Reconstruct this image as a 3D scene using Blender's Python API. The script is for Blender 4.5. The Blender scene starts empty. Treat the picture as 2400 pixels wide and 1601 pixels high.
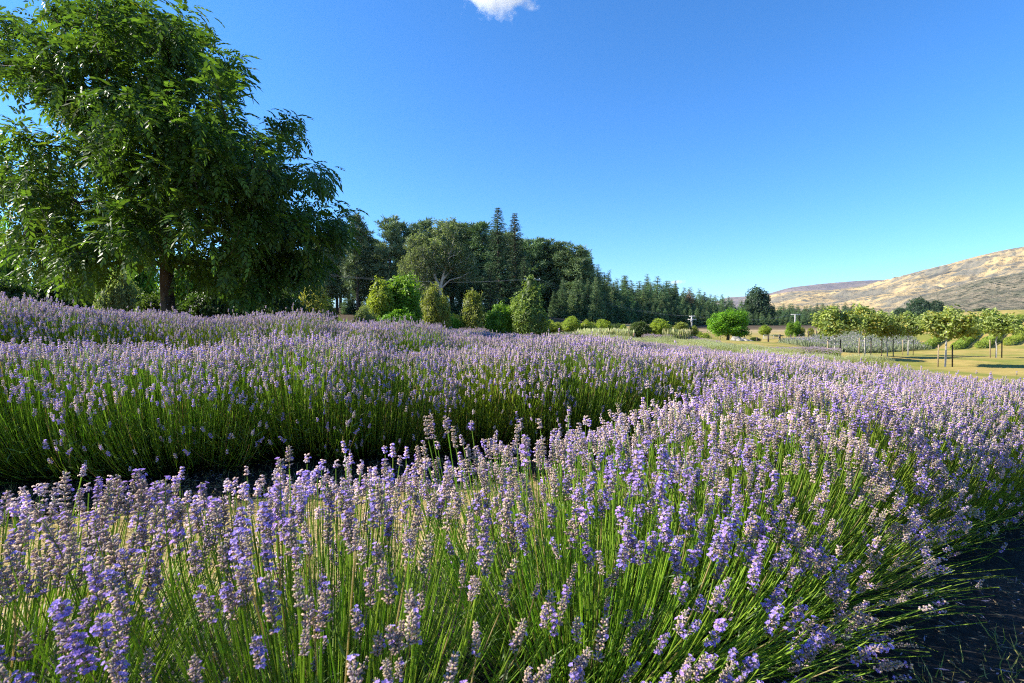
import bpy, math, random
import numpy as np
from mathutils import Matrix, Vector

scene = bpy.context.scene
col = scene.collection
R = math.radians
PI = math.pi

# ------------------------------------------------------------------ camera
cam_d = bpy.data.cameras.new('camera')
cam_d.lens = 18.0
cam_d.sensor_width = 36.0
cam_d.clip_start = 0.02
cam_d.clip_end = 60000
cam_d.dof.use_dof = True
cam_d.dof.focus_distance = 3.5
cam_d.dof.aperture_fstop = 9.0
cam = bpy.data.objects.new('camera', cam_d)
col.objects.link(cam)
cam.location = (0, 0, 0)
cam.rotation_euler = (R(90 - 1.7), 0, 0)
scene.camera = cam

# ------------------------------------------------------------------ light
SUN_AZ, SUN_EL = R(-88), R(35)
world = bpy.data.worlds.new('World')
scene.world = world
world.use_nodes = True
nt = world.node_tree
bg = nt.nodes['Background']
sky = nt.nodes.new('ShaderNodeTexSky')
sky.sky_type = 'NISHITA'
sky.sun_disc = False
sky.sun_elevation = SUN_EL
sky.sun_rotation = SUN_AZ
sky.altitude = 0
sky.air_density = 1.0
sky.dust_density = 0.0
sky.ozone_density = 10.0
sat = nt.nodes.new('ShaderNodeHueSaturation')
sat.inputs['Saturation'].default_value = 1.1
nt.links.new(sky.outputs[0], sat.inputs['Color'])
nt.links.new(sat.outputs[0], bg.inputs[0])
bg.inputs[1].default_value = 0.106
sun_d = bpy.data.lights.new('sun', 'SUN')
sun_d.energy = 5.0
sun_d.angle = R(0.53)
sun_d.color = (1.0, 0.93, 0.82)
sun = bpy.data.objects.new('sun', sun_d)
col.objects.link(sun)
sdir = Vector((math.sin(SUN_AZ) * math.cos(SUN_EL), math.cos(SUN_AZ) * math.cos(SUN_EL), math.sin(SUN_EL)))
sun.rotation_euler = sdir.to_track_quat('Z', 'Y').to_euler()
sun.location = (-30, 0, 40)

scene.view_settings.view_transform = 'Standard'
scene.view_settings.look = 'None'
scene.view_settings.exposure = 1.35
scene.view_settings.gamma = 1.0
scene.render.engine = 'CYCLES'
scene.cycles.use_denoising = False
scene.cycles.filter_width = 1.1
scene.cycles.max_bounces = 6
scene.cycles.diffuse_bounces = 3
scene.cycles.glossy_bounces = 2
scene.cycles.transmission_bounces = 4
scene.cycles.volume_bounces = 2
scene.cycles.transparent_max_bounces = 6
scene.cycles.use_adaptive_sampling = False
scene.cycles.volume_step_rate = 1.0

# ------------------------------------------------------------------ helpers
HZ, F = 765.0, 1200.0           # horizon line and focal length measured on the photograph


def spot(px, D, py=HZ):
    """real position of something seen at px, py that stands D metres off"""
    return np.array([(px - 1200.0) / F * D, D, -(py - HZ) / F * D])


def fbm(P, seed=0, octaves=4, freq=1.0, gain=0.5):
    P = np.asarray(P, float)
    out = np.zeros(len(P)); amp = 1.0; tot = 0
    for o in range(octaves):
        Q = P * freq + seed * 17.3 + o * 31.7
        I = np.floor(Q).astype(np.int64); f = Q - I
        f = f * f * (3 - 2 * f)
        d = P.shape[1]
        acc = np.zeros(len(P))
        for c in range(2 ** d):
            bits = [(c >> k) & 1 for k in range(d)]
            h = np.zeros(len(P), np.int64); w = np.ones(len(P))
            for k in range(d):
                h = h * 7919 + (I[:, k] + bits[k]) * (374761393 + 668265 * k)
                w = w * (f[:, k] if bits[k] else 1 - f[:, k])
            h = (h ^ (h >> 13)) * 1274126177
            h = (h ^ (h >> 16)) & 0xFFFF
            acc += w * (h / 65535.0)
        out += amp * (acc * 2 - 1); tot += amp
        amp *= gain; freq *= 2.03
    return out / tot


def norm(a):
    return a / np.maximum(np.linalg.norm(a, axis=-1, keepdims=True), 1e-9)


def basis(d, roll=None, ref=(0, 0, 1)):
    """rotation matrices whose z axis is d"""
    z = norm(np.asarray(d, float))
    ref = np.broadcast_to(np.asarray(ref, float), z.shape).copy()
    par = np.abs((z * ref).sum(1)) > 0.98
    ref[par] = (1, 0, 0.1)
    x = norm(np.cross(ref, z)); y = np.cross(z, x)
    if roll is not None:
        c, s = np.cos(roll)[:, None], np.sin(roll)[:, None]
        x, y = x * c + y * s, y * c - x * s
    return np.stack([x, y, z], axis=2)


class Geo:
    """triangles, with a colour for each vertex and a material for each triangle"""
    def __init__(s):
        s.V = []; s.F = []; s.C = []; s.M = []; s.n = 0

    def add(s, v, f, c, m=0):
        v = np.asarray(v, float).reshape(-1, 3); f = np.asarray(f, np.int64).reshape(-1, 3)
        c = np.asarray(c, float)
        if c.ndim == 1:
            c = np.broadcast_to(c, (len(v), 3))
        s.V.append(v); s.F.append(f + s.n); s.C.append(c)
        s.M.append(np.full(len(f), m, np.int32)); s.n += len(v)

    def stamp(s, tpl, Rm, T, S=1.0, tint=None, m=0):
        tv, tf, tc = tpl
        N = len(T)
        if N == 0:
            return
        S = np.broadcast_to(np.asarray(S, float), (N,)) if np.ndim(S) < 2 else S
        sv = tv[None] * (S[:, None, None] if S.ndim == 1 else S[:, None, :])
        v = np.einsum('nij,nkj->nki', Rm, sv) + T[:, None, :]
        f = tf[None] + (np.arange(N) * len(tv))[:, None, None]
        c = np.broadcast_to(tc[None], (N, len(tv), 3))
        if tint is not None:
            c = c * tint[:, None, :]
        s.add(v.reshape(-1, 3), f.reshape(-1, 3), c.reshape(-1, 3), m)

    def tube(s, pts, rad, colr, sides=5, m=0, cap=True):
        pts = np.asarray(pts, float); rad = np.asarray(rad, float)
        d = norm(np.gradient(pts, axis=0))
        B = basis(d, ref=(0.13, 0.97, 0.21))
        a = np.arange(sides) * 2 * PI / sides
        ring = np.stack([np.cos(a), np.sin(a), 0 * a], 1)
        v = np.einsum('nij,kj->nki', B, ring) * rad[:, None, None] + pts[:, None, :]
        n = len(pts); f = []
        for i in range(n - 1):
            for k in range(sides):
                a0 = i * sides + k; a1 = i * sides + (k + 1) % sides
                f += [(a0, a1, a1 + sides), (a0, a1 + sides, a0 + sides)]
        v = v.reshape(-1, 3)
        if cap:
            v = np.vstack([v, pts[-1], pts[0]])
            for k in range(sides):
                f.append(((n - 1) * sides + k, (n - 1) * sides + (k + 1) % sides, n * sides))
                f.append((k, n * sides + 1, (k + 1) % sides))
        s.add(v, f, colr, m)

    def box(s, c, size, colr, rz=0.0, m=0):
        q = np.array([(x, y, z) for x in (-.5, .5) for y in (-.5, .5) for z in (-.5, .5)]) * np.array(size)
        ca, sa = math.cos(rz), math.sin(rz)
        q = np.stack([q[:, 0] * ca - q[:, 1] * sa, q[:, 0] * sa + q[:, 1] * ca, q[:, 2]], 1) + np.array(c)
        f = [(0, 1, 3), (0, 3, 2), (4, 6, 7), (4, 7, 5), (0, 4, 5), (0, 5, 1), (2, 3, 7), (2, 7, 6), (0, 2, 6), (0, 6, 4), (1, 5, 7), (1, 7, 3)]
        s.add(q, f, colr, m)

    def mesh(s, name, mats, smooth=False):
        V = np.concatenate(s.V); Fc = np.concatenate(s.F); C = np.concatenate(s.C); M = np.concatenate(s.M)
        me = bpy.data.meshes.new(name)
        me.vertices.add(len(V)); me.vertices.foreach_set('co', V.astype(np.float32).ravel())
        me.loops.add(len(Fc) * 3); me.loops.foreach_set('vertex_index', Fc.astype(np.int32).ravel())
        me.polygons.add(len(Fc))
        me.polygons.foreach_set('loop_start', (np.arange(len(Fc)) * 3).astype(np.int32))
        me.polygons.foreach_set('material_index', M)
        if smooth:
            me.polygons.foreach_set('use_smooth', np.ones(len(Fc), bool))
        at = me.color_attributes.new('Col', 'FLOAT_COLOR', 'POINT')
        at.data.foreach_set('color', np.hstack([C, np.ones((len(C), 1))]).astype(np.float32).ravel())
        for m in (mats if isinstance(mats, (list, tuple)) else [mats]):
            me.materials.append(m)
        me.update(); me.validate()
        return me

    def tpl(s):
        return np.concatenate(s.V), np.concatenate(s.F), np.concatenate(s.C)


def link(name, me, parent=None, loc=(0, 0, 0), rot=(0, 0, 0), scale=None, kind=None):
    o = bpy.data.objects.new(name, me)
    col.objects.link(o)
    o.parent = parent
    o.location = loc; o.rotation_euler = rot
    if scale is not None:
        o.scale = scale if hasattr(scale, '__len__') else (scale,) * 3
    if kind:
        o['kind'] = kind
    return o


def tag(o, label, cat, group=None):
    o['label'] = label; o['category'] = cat
    if group:
        o['group'] = group
    return o


def structure(o):
    o['kind'] = 'structure'
    return o


# ------------------------------------------------------------------ materials
def leafy(name, trans=0.35, rough=0.5, spec=0.3, var=0.12, huevar=0.03, boost=1.5):
    """colour comes from the mesh; each object drifts a little in hue and value; light passes through"""
    m = bpy.data.materials.new(name); m.use_nodes = True
    t = m.node_tree; N = t.nodes; L = t.links
    for n in list(N):
        N.remove(n)
    out = N.new('ShaderNodeOutputMaterial')
    at = N.new('ShaderNodeAttribute'); at.attribute_name = 'Col'
    oi = N.new('ShaderNodeObjectInfo')
    hs = N.new('ShaderNodeHueSaturation')
    mh = N.new('ShaderNodeMapRange'); mh.inputs[3].default_value = 0.5 - huevar; mh.inputs[4].default_value = 0.5 + huevar
    mv = N.new('ShaderNodeMapRange'); mv.inputs[3].default_value = 1 - var; mv.inputs[4].default_value = 1 + var
    wn = N.new('ShaderNodeMath'); wn.operation = 'FRACT'
    mul = N.new('ShaderNodeMath'); mul.operation = 'MULTIPLY'; mul.inputs[1].default_value = 37.7
    L.new(oi.outputs['Random'], mh.inputs[0]); L.new(oi.outputs['Random'], mul.inputs[0])
    L.new(mul.outputs[0], wn.inputs[0]); L.new(wn.outputs[0], mv.inputs[0])
    L.new(at.outputs['Color'], hs.inputs['Color']); L.new(mh.outputs[0], hs.inputs['Hue']); L.new(mv.outputs[0], hs.inputs['Value'])
    p = N.new('ShaderNodeBsdfPrincipled')
    p.inputs['Roughness'].default_value = rough
    p.inputs['Specular IOR Level'].default_value = spec
    L.new(hs.outputs[0], p.inputs['Base Color'])
    if trans > 0:
        tr = N.new('ShaderNodeBsdfTranslucent')
        br = N.new('ShaderNodeMix'); br.data_type = 'RGBA'; br.blend_type = 'MULTIPLY'; br.inputs[0].default_value = 1
        br.inputs[7].default_value = (boost * 1.05, boost * 1.1, boost * 0.55, 1) if 'flower' not in name else (boost, boost * .95, boost, 1)
        L.new(hs.outputs[0], br.inputs[6]); L.new(br.outputs[2], tr.inputs[0])
        mx = N.new('ShaderNodeMixShader'); mx.inputs[0].default_value = trans
        L.new(p.outputs[0], mx.inputs[1]); L.new(tr.outputs[0], mx.inputs[2]); L.new(mx.outputs[0], out.inputs[0])
    else:
        L.new(p.outputs[0], out.inputs[0])
    return m


def rough_mat(name, c1, c2, scale=8.0, rough=0.85, bump=0.4, detail=6, attr=False, stretch=(1, 1, 1)):
    m = bpy.data.materials.new(name); m.use_nodes = True
    t = m.node_tree; N = t.nodes; L = t.links
    p = N['Principled BSDF']; p.inputs['Roughness'].default_value = rough; p.inputs['Specular IOR Level'].default_value = 0.2
    tc = N.new('ShaderNodeTexCoord'); mp = N.new('ShaderNodeMapping'); mp.inputs['Scale'].default_value = stretch
    L.new(tc.outputs['Object'], mp.inputs[0])
    no = N.new('ShaderNodeTexNoise'); no.inputs['Scale'].default_value = scale; no.inputs['Detail'].default_value = detail
    L.new(mp.outputs[0], no.inputs['Vector'])
    cr = N.new('ShaderNodeValToRGB')
    cr.color_ramp.elements[0].position = 0.35; cr.color_ramp.elements[1].position = 0.65
    cr.color_ramp.elements[0].color = (*c1, 1); cr.color_ramp.elements[1].color = (*c2, 1)
    L.new(no.outputs['Fac'], cr.inputs[0])
    if attr:
        at = N.new('ShaderNodeAttribute'); at.attribute_name = 'Col'
        mx = N.new('ShaderNodeMix'); mx.data_type = 'RGBA'; mx.blend_type = 'MULTIPLY'; mx.inputs[0].default_value = 1
        L.new(cr.outputs[0], mx.inputs[6]); L.new(at.outputs[0], mx.inputs[7]); L.new(mx.outputs[2], p.inputs['Base Color'])
    else:
        L.new(cr.outputs[0], p.inputs['Base Color'])
    b = N.new('ShaderNodeBump'); b.inputs['Strength'].default_value = bump; b.inputs['Distance'].default_value = 0.02
    L.new(no.outputs['Fac'], b.inputs['Height']); L.new(b.outputs[0], p.inputs['Normal'])
    return m


M_FLOWER = leafy('lavender_flower', trans=0.28, rough=0.7, spec=0.1, var=0.2, huevar=0.018, boost=1.35)
M_STEM = leafy('lavender_stem', trans=0.38, rough=0.45, spec=0.35, var=0.12, huevar=0.012, boost=1.9)
M_LEAF = leafy('tree_leaf', trans=0.38, rough=0.48, spec=0.25, var=0.06, huevar=0.01, boost=1.7)
M_BUSH = leafy('bush_leaf', trans=0.34, rough=0.5, spec=0.3, var=0.08, huevar=0.012, boost=1.6)
M_NEEDLE = leafy('conifer_needle', trans=0.18, rough=0.55, spec=0.25, var=0.3, huevar=0.02, boost=1.3)
M_GRASS = leafy('dry_grass_blade', trans=0.3, rough=0.6, spec=0.2, var=0.05, boost=1.2)
M_BARK = rough_mat('tree_bark', (0.035, 0.026, 0.02), (0.10, 0.08, 0.06), 9, 0.9, 0.8, stretch=(1, 1, 0.25))
M_PALEBARK = rough_mat('pale_bark', (0.30, 0.28, 0.25), (0.50, 0.47, 0.43), 14, 0.85, 0.5, stretch=(1, 1, 0.4))
M_GUMBARK = rough_mat('gum_bark', (0.34, 0.30, 0.25), (0.60, 0.55, 0.47), 3, 0.7, 0.3)
M_WOOD = rough_mat('stake_wood', (0.20, 0.15, 0.085), (0.34, 0.27, 0.17), 16, 0.85, 0.4, stretch=(3, 3, 0.3))
M_DARKWOOD = rough_mat('post_wood', (0.04, 0.032, 0.025), (0.10, 0.08, 0.06), 12, 0.9, 0.5, stretch=(3, 3, 0.3))
M_CONCRETE = rough_mat('pole_concrete', (0.42, 0.41, 0.39), (0.58, 0.57, 0.54), 6, 0.85, 0.2)
M_METAL = rough_mat('wire_metal', (0.25, 0.26, 0.27), (0.38, 0.39, 0.40), 20, 0.45, 0.1)
M_STONE = rough_mat('boulder_stone', (0.13, 0.115, 0.095), (0.36, 0.33, 0.28), 3.2, 0.9, 0.9)
M_MAT = rough_mat('weed_mat_cloth', (0.006, 0.006, 0.006), (0.022, 0.021, 0.019), 30, 0.8, 0.6)

# ------------------------------------------------------------------ terrain heights
CP = np.array([
    (0, 0, -1.05), (-3, 3, -1.05), (0, 5, -1.08), (3, 3, -1.25), (-1, 1, -1.05), (1.5, 1.5, -1.07), (-5, 3, -1.0), (-3.5, 4.6, -1.0),
    (-6, 6.2, -.66), (-8, 6.5, -.66), (-4.3, 6.9, -.77), (-3.1, 7.4, -.68), (-2, 7.8, -.92), (.35, 8.75, -1.18), (4, 9, -1.45), (8.5, 8.5, -1.92),
    (9.7, 12.5, -2.05), (10, 16, -2.1), (0, 15, -1.3), (-10, 15, -.72), (-6, 14, -.85), (5, 20, -1.7), (0, 26, -1.4), (-8, 25, -.8), (-5, 20, -.95),
    (-20, 20, -.5), (-30, 30, -.2), (-15, 40, -.3), (0, 60, 0.0), (0, 95, 1.8), (-25, 95, 2.0), (-12, 60, 0.2), (20, 100, .5), (20, 45, -1.6), (14.6, 25, -2.2),
    (9, 27, -1.8), (2.5, 30, -1.3), (20, 34, -2.35), (9.3, 40, -1.6), (29, 34, -2.7), (25, 38.7, -2.45), (40, 48, -2.75), (37, 43, -2.55), (30, 26, -2.5),
    (38, 55, -2.9), (49, 60, -2.75), (53, 58, -2.4), (60, 62, -2.0), (83, 88, .2), (94, 95, 1.4), (86, 95, .7), (72, 70, -.9), (98, 91, 1.5), (68, 75, -1.0), (35, 75, -2.5), (45, 85, -2.6),
    (60, 105, -2.4), (30, 62, -2.4), (20, 60, -1.3), (28, 60, -1.6), (80, 130, -1.0), (60, 140, -1), (50, 120, -1.5), (110, 110, 3.6), (130, 90, 3.2), (100, 60, -.5), (60, 30, -2.6),
    (30, 10, -2.6), (15, 5, -2.1), (20, -10, -2.5), (0, -6, -1.1), (0, -20, -1.1), (-20, 0, -.6), (-20, -20, -.6), (35, 110, -1.5), (30, 130, 0), (45, 150, 0), (40, 170, 1), (70, 200, 0),
    (90, 240, 0), (130, 280, 0), (200, 200, 3), (160, 340, 0), (0, 140, 4), (-60, 140, 5), (0, 200, 7), (-120, 100, 3), (-200, 200, 6), (0, 1000, 0), (1000, 1000, 5), (-1000, 1000, 5),
    (1000, 0, 5), (-1000, 0, 3), (0, -1000, -3), (0, 6000, 0), (5000, 5000, 0), (-5000, 5000, 0), (400, 400, 2), (300, 500, 0), (-6000, -1000, 0), (6000, -1000, 0), (0, -6000, 0)], float)


def _lp(x, y):
    r = np.hypot(x, y); th = np.arctan2(x, y)
    lr = np.log(r + 4.0)
    w = np.clip(r / 6.0, 0, 1)
    return np.stack([lr * 1.4, np.sin(th) * w, np.cos(th) * w], -1)


_CPL = _lp(CP[:, 0], CP[:, 1])


def HT(x, y):
    x = np.atleast_1d(np.asarray(x, float)); y = np.atleast_1d(np.asarray(y, float))
    out = np.empty(len(x)); Q = _lp(x, y)
    for i in range(0, len(x), 4000):
        d2 = ((Q[i:i + 4000, None, :] - _CPL[None]) ** 2).sum(-1)
        w = 1.0 / (d2 + 0.0022) ** 2.0
        out[i:i + 4000] = (w * CP[None, :, 2]).sum(1) / w.sum(1)
    return out


def h1(x, y):
    return float(HT([x], [y])[0])


# lavender rows as lines on the ground
DV = np.array([math.cos(R(22)), math.sin(R(22))]); NV = np.array([-DV[1], DV[0]])


def line_row(n, x0, x1):
    t0 = (x0 + NV[0] * -n) / DV[0]; t1 = (x1 + NV[0] * -n) / DV[0]
    return np.array([NV * n + DV * t0, NV * n + DV * t1])


ROW1 = np.array([(-1.75, .70), (-.95, .95), (-.3, 1.15), (.27, 1.47), (.88, 2.0), (1.8, 2.88), (3.0, 3.68), (5.0, 4.55), (6.8, 5.35)])
ROW2 = np.array([(-9.0, 1.7), (-6.0, 2.75), (-3.4, 3.55), (-1.3, 4.2), (1.5, 5.1), (4.0, 6.05), (6.5, 7.05), (8.3, 7.8)])


def resample(P, step):
    P = np.asarray(P, float)
    s = np.r_[0, np.cumsum(np.linalg.norm(np.diff(P, axis=0), axis=1))]
    n = max(2, int(round(s[-1] / step)) + 1)
    q = np.linspace(0, s[-1], n)
    X = np.stack([np.interp(q, s, P[:, 0]), np.interp(q, s, P[:, 1])], 1)
    D = np.gradient(X, axis=0)
    return X, np.arctan2(D[:, 1], D[:, 0])


# ------------------------------------------------------------------ ground sheet
def build_ground():
    nr, na = 180, 250
    r = np.r_[0.0, np.geomspace(0.25, 7800, nr - 1)]
    a = np.arange(na) * 2 * PI / na
    RR, AA = np.meshgrid(r, a, indexing='ij')
    X = (RR * np.sin(AA)).ravel(); Y = (RR * np.cos(AA) + 2.0).ravel()
    Z = HT(X, Y)
    rr = RR.ravel()
    Z += fbm(np.stack([X, Y], 1), 3, 3, 0.9) * 0.012 * np.clip(rr / 5, 0.3, 3)
    # what grows where: R dry straw, G green lawn, B bare brown soil
    def near(px, py, s):
        return np.exp(-((X - px) ** 2 + (Y - py) ** 2) / s ** 2)
    lawn = 1 / (1 + np.exp(-(X - 9.5 - 0.25 * np.maximum(Y - 14, 0)) / 0.6)) * (Y < 125)
    wood = ((Y > 62) & (X < 12 + (Y - 62) * 0.25)) | ((Y > 128) & (X < Y))
    soil = np.where(wood, 1.0, 0.0) * (rr < 420)
    bank = np.exp(-((Y - 128) / 14) ** 2) * (X > 15) * (X < 110)
    C = np.stack([np.clip(lawn, 0, 1), np.clip(soil, 0, 1), np.clip(bank, 0, 1)], 1)
    i = np.arange(nr - 1)[:, None]; k = np.arange(na)[None]
    v00 = i * na + k; v01 = i * na + (k + 1) % na; v10 = v00 + na; v11 = v01 + na
    f = np.stack([np.stack([v00, v10, v11], -1), np.stack([v00, v11, v01], -1)], 2).reshape(-1, 3)
    g = Geo(); g.add(np.stack([X, Y, Z], 1), f, C)
    m = bpy.data.materials.new('ground_grass'); m.use_nodes = True
    t = m.node_tree; N = t.nodes; L = t.links
    p = N['Principled BSDF']; p.inputs['Roughness'].default_value = 0.95; p.inputs['Specular IOR Level'].default_value = 0.1
    at = N.new('ShaderNodeAttribute'); at.attribute_name = 'Col'
    sp = N.new('ShaderNodeSeparateColor'); L.new(at.outputs[0], sp.inputs[0])
    tc = N.new('ShaderNodeTexCoord')
    def noise(sc, det=5, st=None):
        n = N.new('ShaderNodeTexNoise'); n.inputs['Scale'].default_value = sc; n.inputs['Detail'].default_value = det
        if st:
            mp = N.new('ShaderNodeMapping'); mp.inputs['Scale'].default_value = st
            L.new(tc.outputs['Object'], mp.inputs[0]); L.new(mp.outputs[0], n.inputs['Vector'])
        else:
            L.new(tc.outputs['Object'], n.inputs['Vector'])
        return n
    def ramp(n, p0, c0, p1, c1):
        c = N.new('ShaderNodeValToRGB'); e = c.color_ramp.elements
        e[0].position, e[0].color = p0, (*c0, 1); e[1].position, e[1].color = p1, (*c1, 1)
        L.new(n.outputs['Fac'], c.inputs[0]); return c
    def mix(fac, a, b, mode='MIX'):
        x = N.new('ShaderNodeMix'); x.data_type = 'RGBA'; x.blend_type = mode
        if isinstance(fac, float): x.inputs[0].default_value = fac
        else: L.new(fac, x.inputs[0])
        L.new(a, x.inputs[6]); L.new(b, x.inputs[7]); return x.outputs[2]
    n1 = noise(28, 6); n2 = noise(0.16, 4); n3 = noise(1.3, 5, (1, 2.2, 1)); n4 = noise(6, 6)
    straw = ramp(n1, .3, (.16, .12, .045), .72, (.46, .36, .16)).outputs[0]
    lawn_dry = ramp(n3, .3, (.30, .225, .062), .7, (.43, .325, .10)).outputs[0]
    lawn_green = ramp(n3, .3, (.15, .17, .03), .7, (.26, .25, .05)).outputs[0]
    gsel = ramp(n2, .44, (0, 0, 0), .60, (1, 1, 1)).outputs[0]
    lawnc = mix(gsel, lawn_dry, lawn_green)
    lawnc = mix(0.35, lawnc, ramp(n4, .3, (.5, .5, .45), .7, (1, 1, 1)).outputs[0], 'MULTIPLY')
    soilc = ramp(n4, .35, (.035, .028, .018), .7, (.12, .085, .05)).outputs[0]
    bankc = ramp(n3, .3, (.20, .15, .08), .7, (.42, .32, .17)).outputs[0]
    c = mix(sp.outputs[0], straw, lawnc); c = mix(sp.outputs[1], c, soilc); c = mix(sp.outputs[2], c, bankc)
    L.new(c, p.inputs['Base Color'])
    b = N.new('ShaderNodeBump'); b.inputs['Strength'].default_value = 0.5; b.inputs['Distance'].default_value = 0.03
    L.new(n1.outputs['Fac'], b.inputs['Height']); L.new(b.outputs[0], p.inputs['Normal'])
    return structure(link('ground', g.mesh('ground', m, True)))


build_ground()


# ------------------------------------------------------------------ hills
def build_hill(name, prof, Df, Dr, spur, seed, cols, nu=280, nv=70, spurf=1.0, scrub=0.0, sc=1.0):
    prof = np.array(prof, float)
    az = np.arctan((prof[:, 0] - 1200) / F)
    Hh = (HZ - prof[:, 1]) / F * Dr * np.sqrt(1 + ((prof[:, 0] - 1200) / F) ** 2) * np.cos(az)
    rng_az = np.linspace(az[0], az[-1], nu)
    ridge = np.interp(rng_az, az, Hh)
    k = np.hanning(9); k /= k.sum()
    ridge = np.convolve(np.pad(ridge, 4, mode='edge'), k, 'valid')
    v = np.linspace(0, 1.5, nv)
    U, Vv = np.meshgrid(rng_az, v, indexing='ij')
    D = Df + (Dr - Df) * Vv                      # depth
    X = np.tan(U) * D; Y = D
    rise = np.where(Vv <= 1, np.clip(Vv, 0, 1) ** 1.15, 1 - 0.8 * (Vv - 1))
    P = np.stack([X.ravel(), Y.ravel()], 1)
    sz = (Dr - Df)
    n1 = fbm(np.stack([(P[:, 0] + 0.6 * P[:, 1]) / sz * 4.5 * spurf, (P[:, 1] - .6 * P[:, 0]) / sz * 1.2 * spurf], 1), seed, 5)
    n2 = fbm(P / sz * 9 * spurf, seed + 5, 5)
    ridged = 1 - np.abs(n1) * 2.2
    fall = np.sin(np.clip(Vv.ravel(), 0, 1) * PI) ** 0.7
    Z = ridge[:, None].repeat(nv, 1).ravel() * rise.ravel() + (ridged * spur + n2 * spur * 0.45) * fall * np.clip(ridge[:, None].repeat(nv, 1).ravel() / ridge.max(), .15, 1) - 6 * (Vv.ravel() < .01)
    Z += n2 * spur * 0.06
    i = np.arange(nu - 1)[:, None]; j = np.arange(nv - 1)[None]
    a = i * nv + j; b = a + nv
    f = np.stack([np.stack([a, b, b + 1], -1), np.stack([a, b + 1, a + 1], -1)], 2).reshape(-1, 3)
    g = Geo(); g.add(np.stack([X.ravel(), Y.ravel(), Z], 1), f, (1, 1, 1))
    m = bpy.data.materials.new(name + '_tussock'); m.use_nodes = True
    t = m.node_tree; N = t.nodes; L = t.links
    p = N['Principled BSDF']; p.inputs['Roughness'].default_value = 1; p.inputs['Specular IOR Level'].default_value = 0.02
    tc = N.new('ShaderNodeTexCoord')
    def ramp(src, p0, c0, p1, c1):
        c = N.new('ShaderNodeValToRGB'); e = c.color_ramp.elements
        e[0].position, e[0].color = p0, (*c0, 1); e[1].position, e[1].color = p1, (*c1, 1)
        L.new(src, c.inputs[0]); return c.outputs[0]
    mp = N.new('ShaderNodeMapping'); mp.inputs['Rotation'].default_value = (0, 0, R(35)); mp.inputs['Scale'].default_value = (1, 2.4, 1)
    L.new(tc.outputs['Object'], mp.inputs[0])
    a1 = N.new('ShaderNodeTexNoise'); a1.inputs['Scale'].default_value = 0.0052 * sc; a1.inputs['Detail'].default_value = 9; a1.inputs['Roughness'].default_value = .62
    L.new(mp.outputs[0], a1.inputs['Vector'])
    a2 = N.new('ShaderNodeTexNoise'); a2.inputs['Scale'].default_value = 0.035 * sc; a2.inputs['Detail'].default_value = 8; a2.inputs['Roughness'].default_value = .7
    L.new(tc.outputs['Object'], a2.inputs['Vector'])
    base = ramp(a1.outputs['Fac'], .44, cols[1], .56, cols[0])
    mx = N.new('ShaderNodeMix'); mx.data_type = 'RGBA'
    L.new(ramp(a2.outputs['Fac'], .50, (0, 0, 0), .60, (1, 1, 1)), mx.inputs[0])
    L.new(base, mx.inputs[6]); mx.inputs[7].default_value = (*cols[2], 1)
    outc = mx.outputs[2]
    if scrub > 0:
        vo = N.new('ShaderNodeTexVoronoi'); vo.inputs['Scale'].default_value = 0.075; vo.inputs['Randomness'].default_value = 1
        L.new(tc.outputs['Object'], vo.inputs['Vector'])
        m2 = N.new('ShaderNodeMix'); m2.data_type = 'RGBA'
        L.new(ramp(vo.outputs['Distance'], .18, (1, 1, 1), .34, (0, 0, 0)), m2.inputs[0])
        L.new(outc, m2.inputs[6]); m2.inputs[7].default_value = (.035, .045, .028, 1)
        outc = m2.outputs[2]
    L.new(outc, p.inputs['Base Color'])
    b = N.new('ShaderNodeBump'); b.inputs['Strength'].default_value = 0.9; b.inputs['Distance'].default_value = 14
    L.new(a2.outputs['Fac'], b.inputs['Height']); L.new(b.outputs[0], p.inputs['Normal'])
    return structure(link(name, g.mesh(name, m, True)))


build_hill('hill_far', [(1560, 745), (1640, 722), (1703, 697), (1760, 694), (1789, 692), (1850, 674), (1921, 666), (2021, 658), (2090, 656), (2300, 640), (2700, 600), (3600, 560)],
           4400, 6000, 60, 4, [(.24, .19, .16), (.17, .14, .125), (.11, .10, .09)], sc=.6)
build_hill('hill_golden', [(1700, 742), (1760, 712), (1791, 699), (1814, 690), (1869, 683), (1944, 681), (2021, 671), (2082, 655), (2165, 633), (2220, 619), (2303, 597), (2400, 578), (2600, 545), (3100, 500), (4200, 520)],
           1350, 3000, 96, 9, [(.46, .335, .16), (.19, .17, .125), (.12, .12, .095)], spurf=1.05)
build_hill('hill_scrub', [(2000, 752), (2070, 735), (2118, 714), (2151, 699), (2206, 680), (2289, 657), (2400, 638), (2600, 612), (3200, 580), (4600, 600)],
           520, 1300, 18, 15, [(.27, .225, .15), (.155, .15, .10), (.085, .09, .06)], scrub=1.0, sc=2.2)


# ------------------------------------------------------------------ lavender
rng = np.random.default_rng(7)
MAUVE = np.array([.33, .265, .345]); DMAUVE = np.array([.13, .10, .18]); TAN = np.array([.60, .45, .29]); GREY = np.array([.40, .345, .32])
VIOLET = np.array([.39, .27, .74]); GREEN = np.array([.145, .25, .022]); GREENL = np.array([.30, .38, .045])


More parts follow.
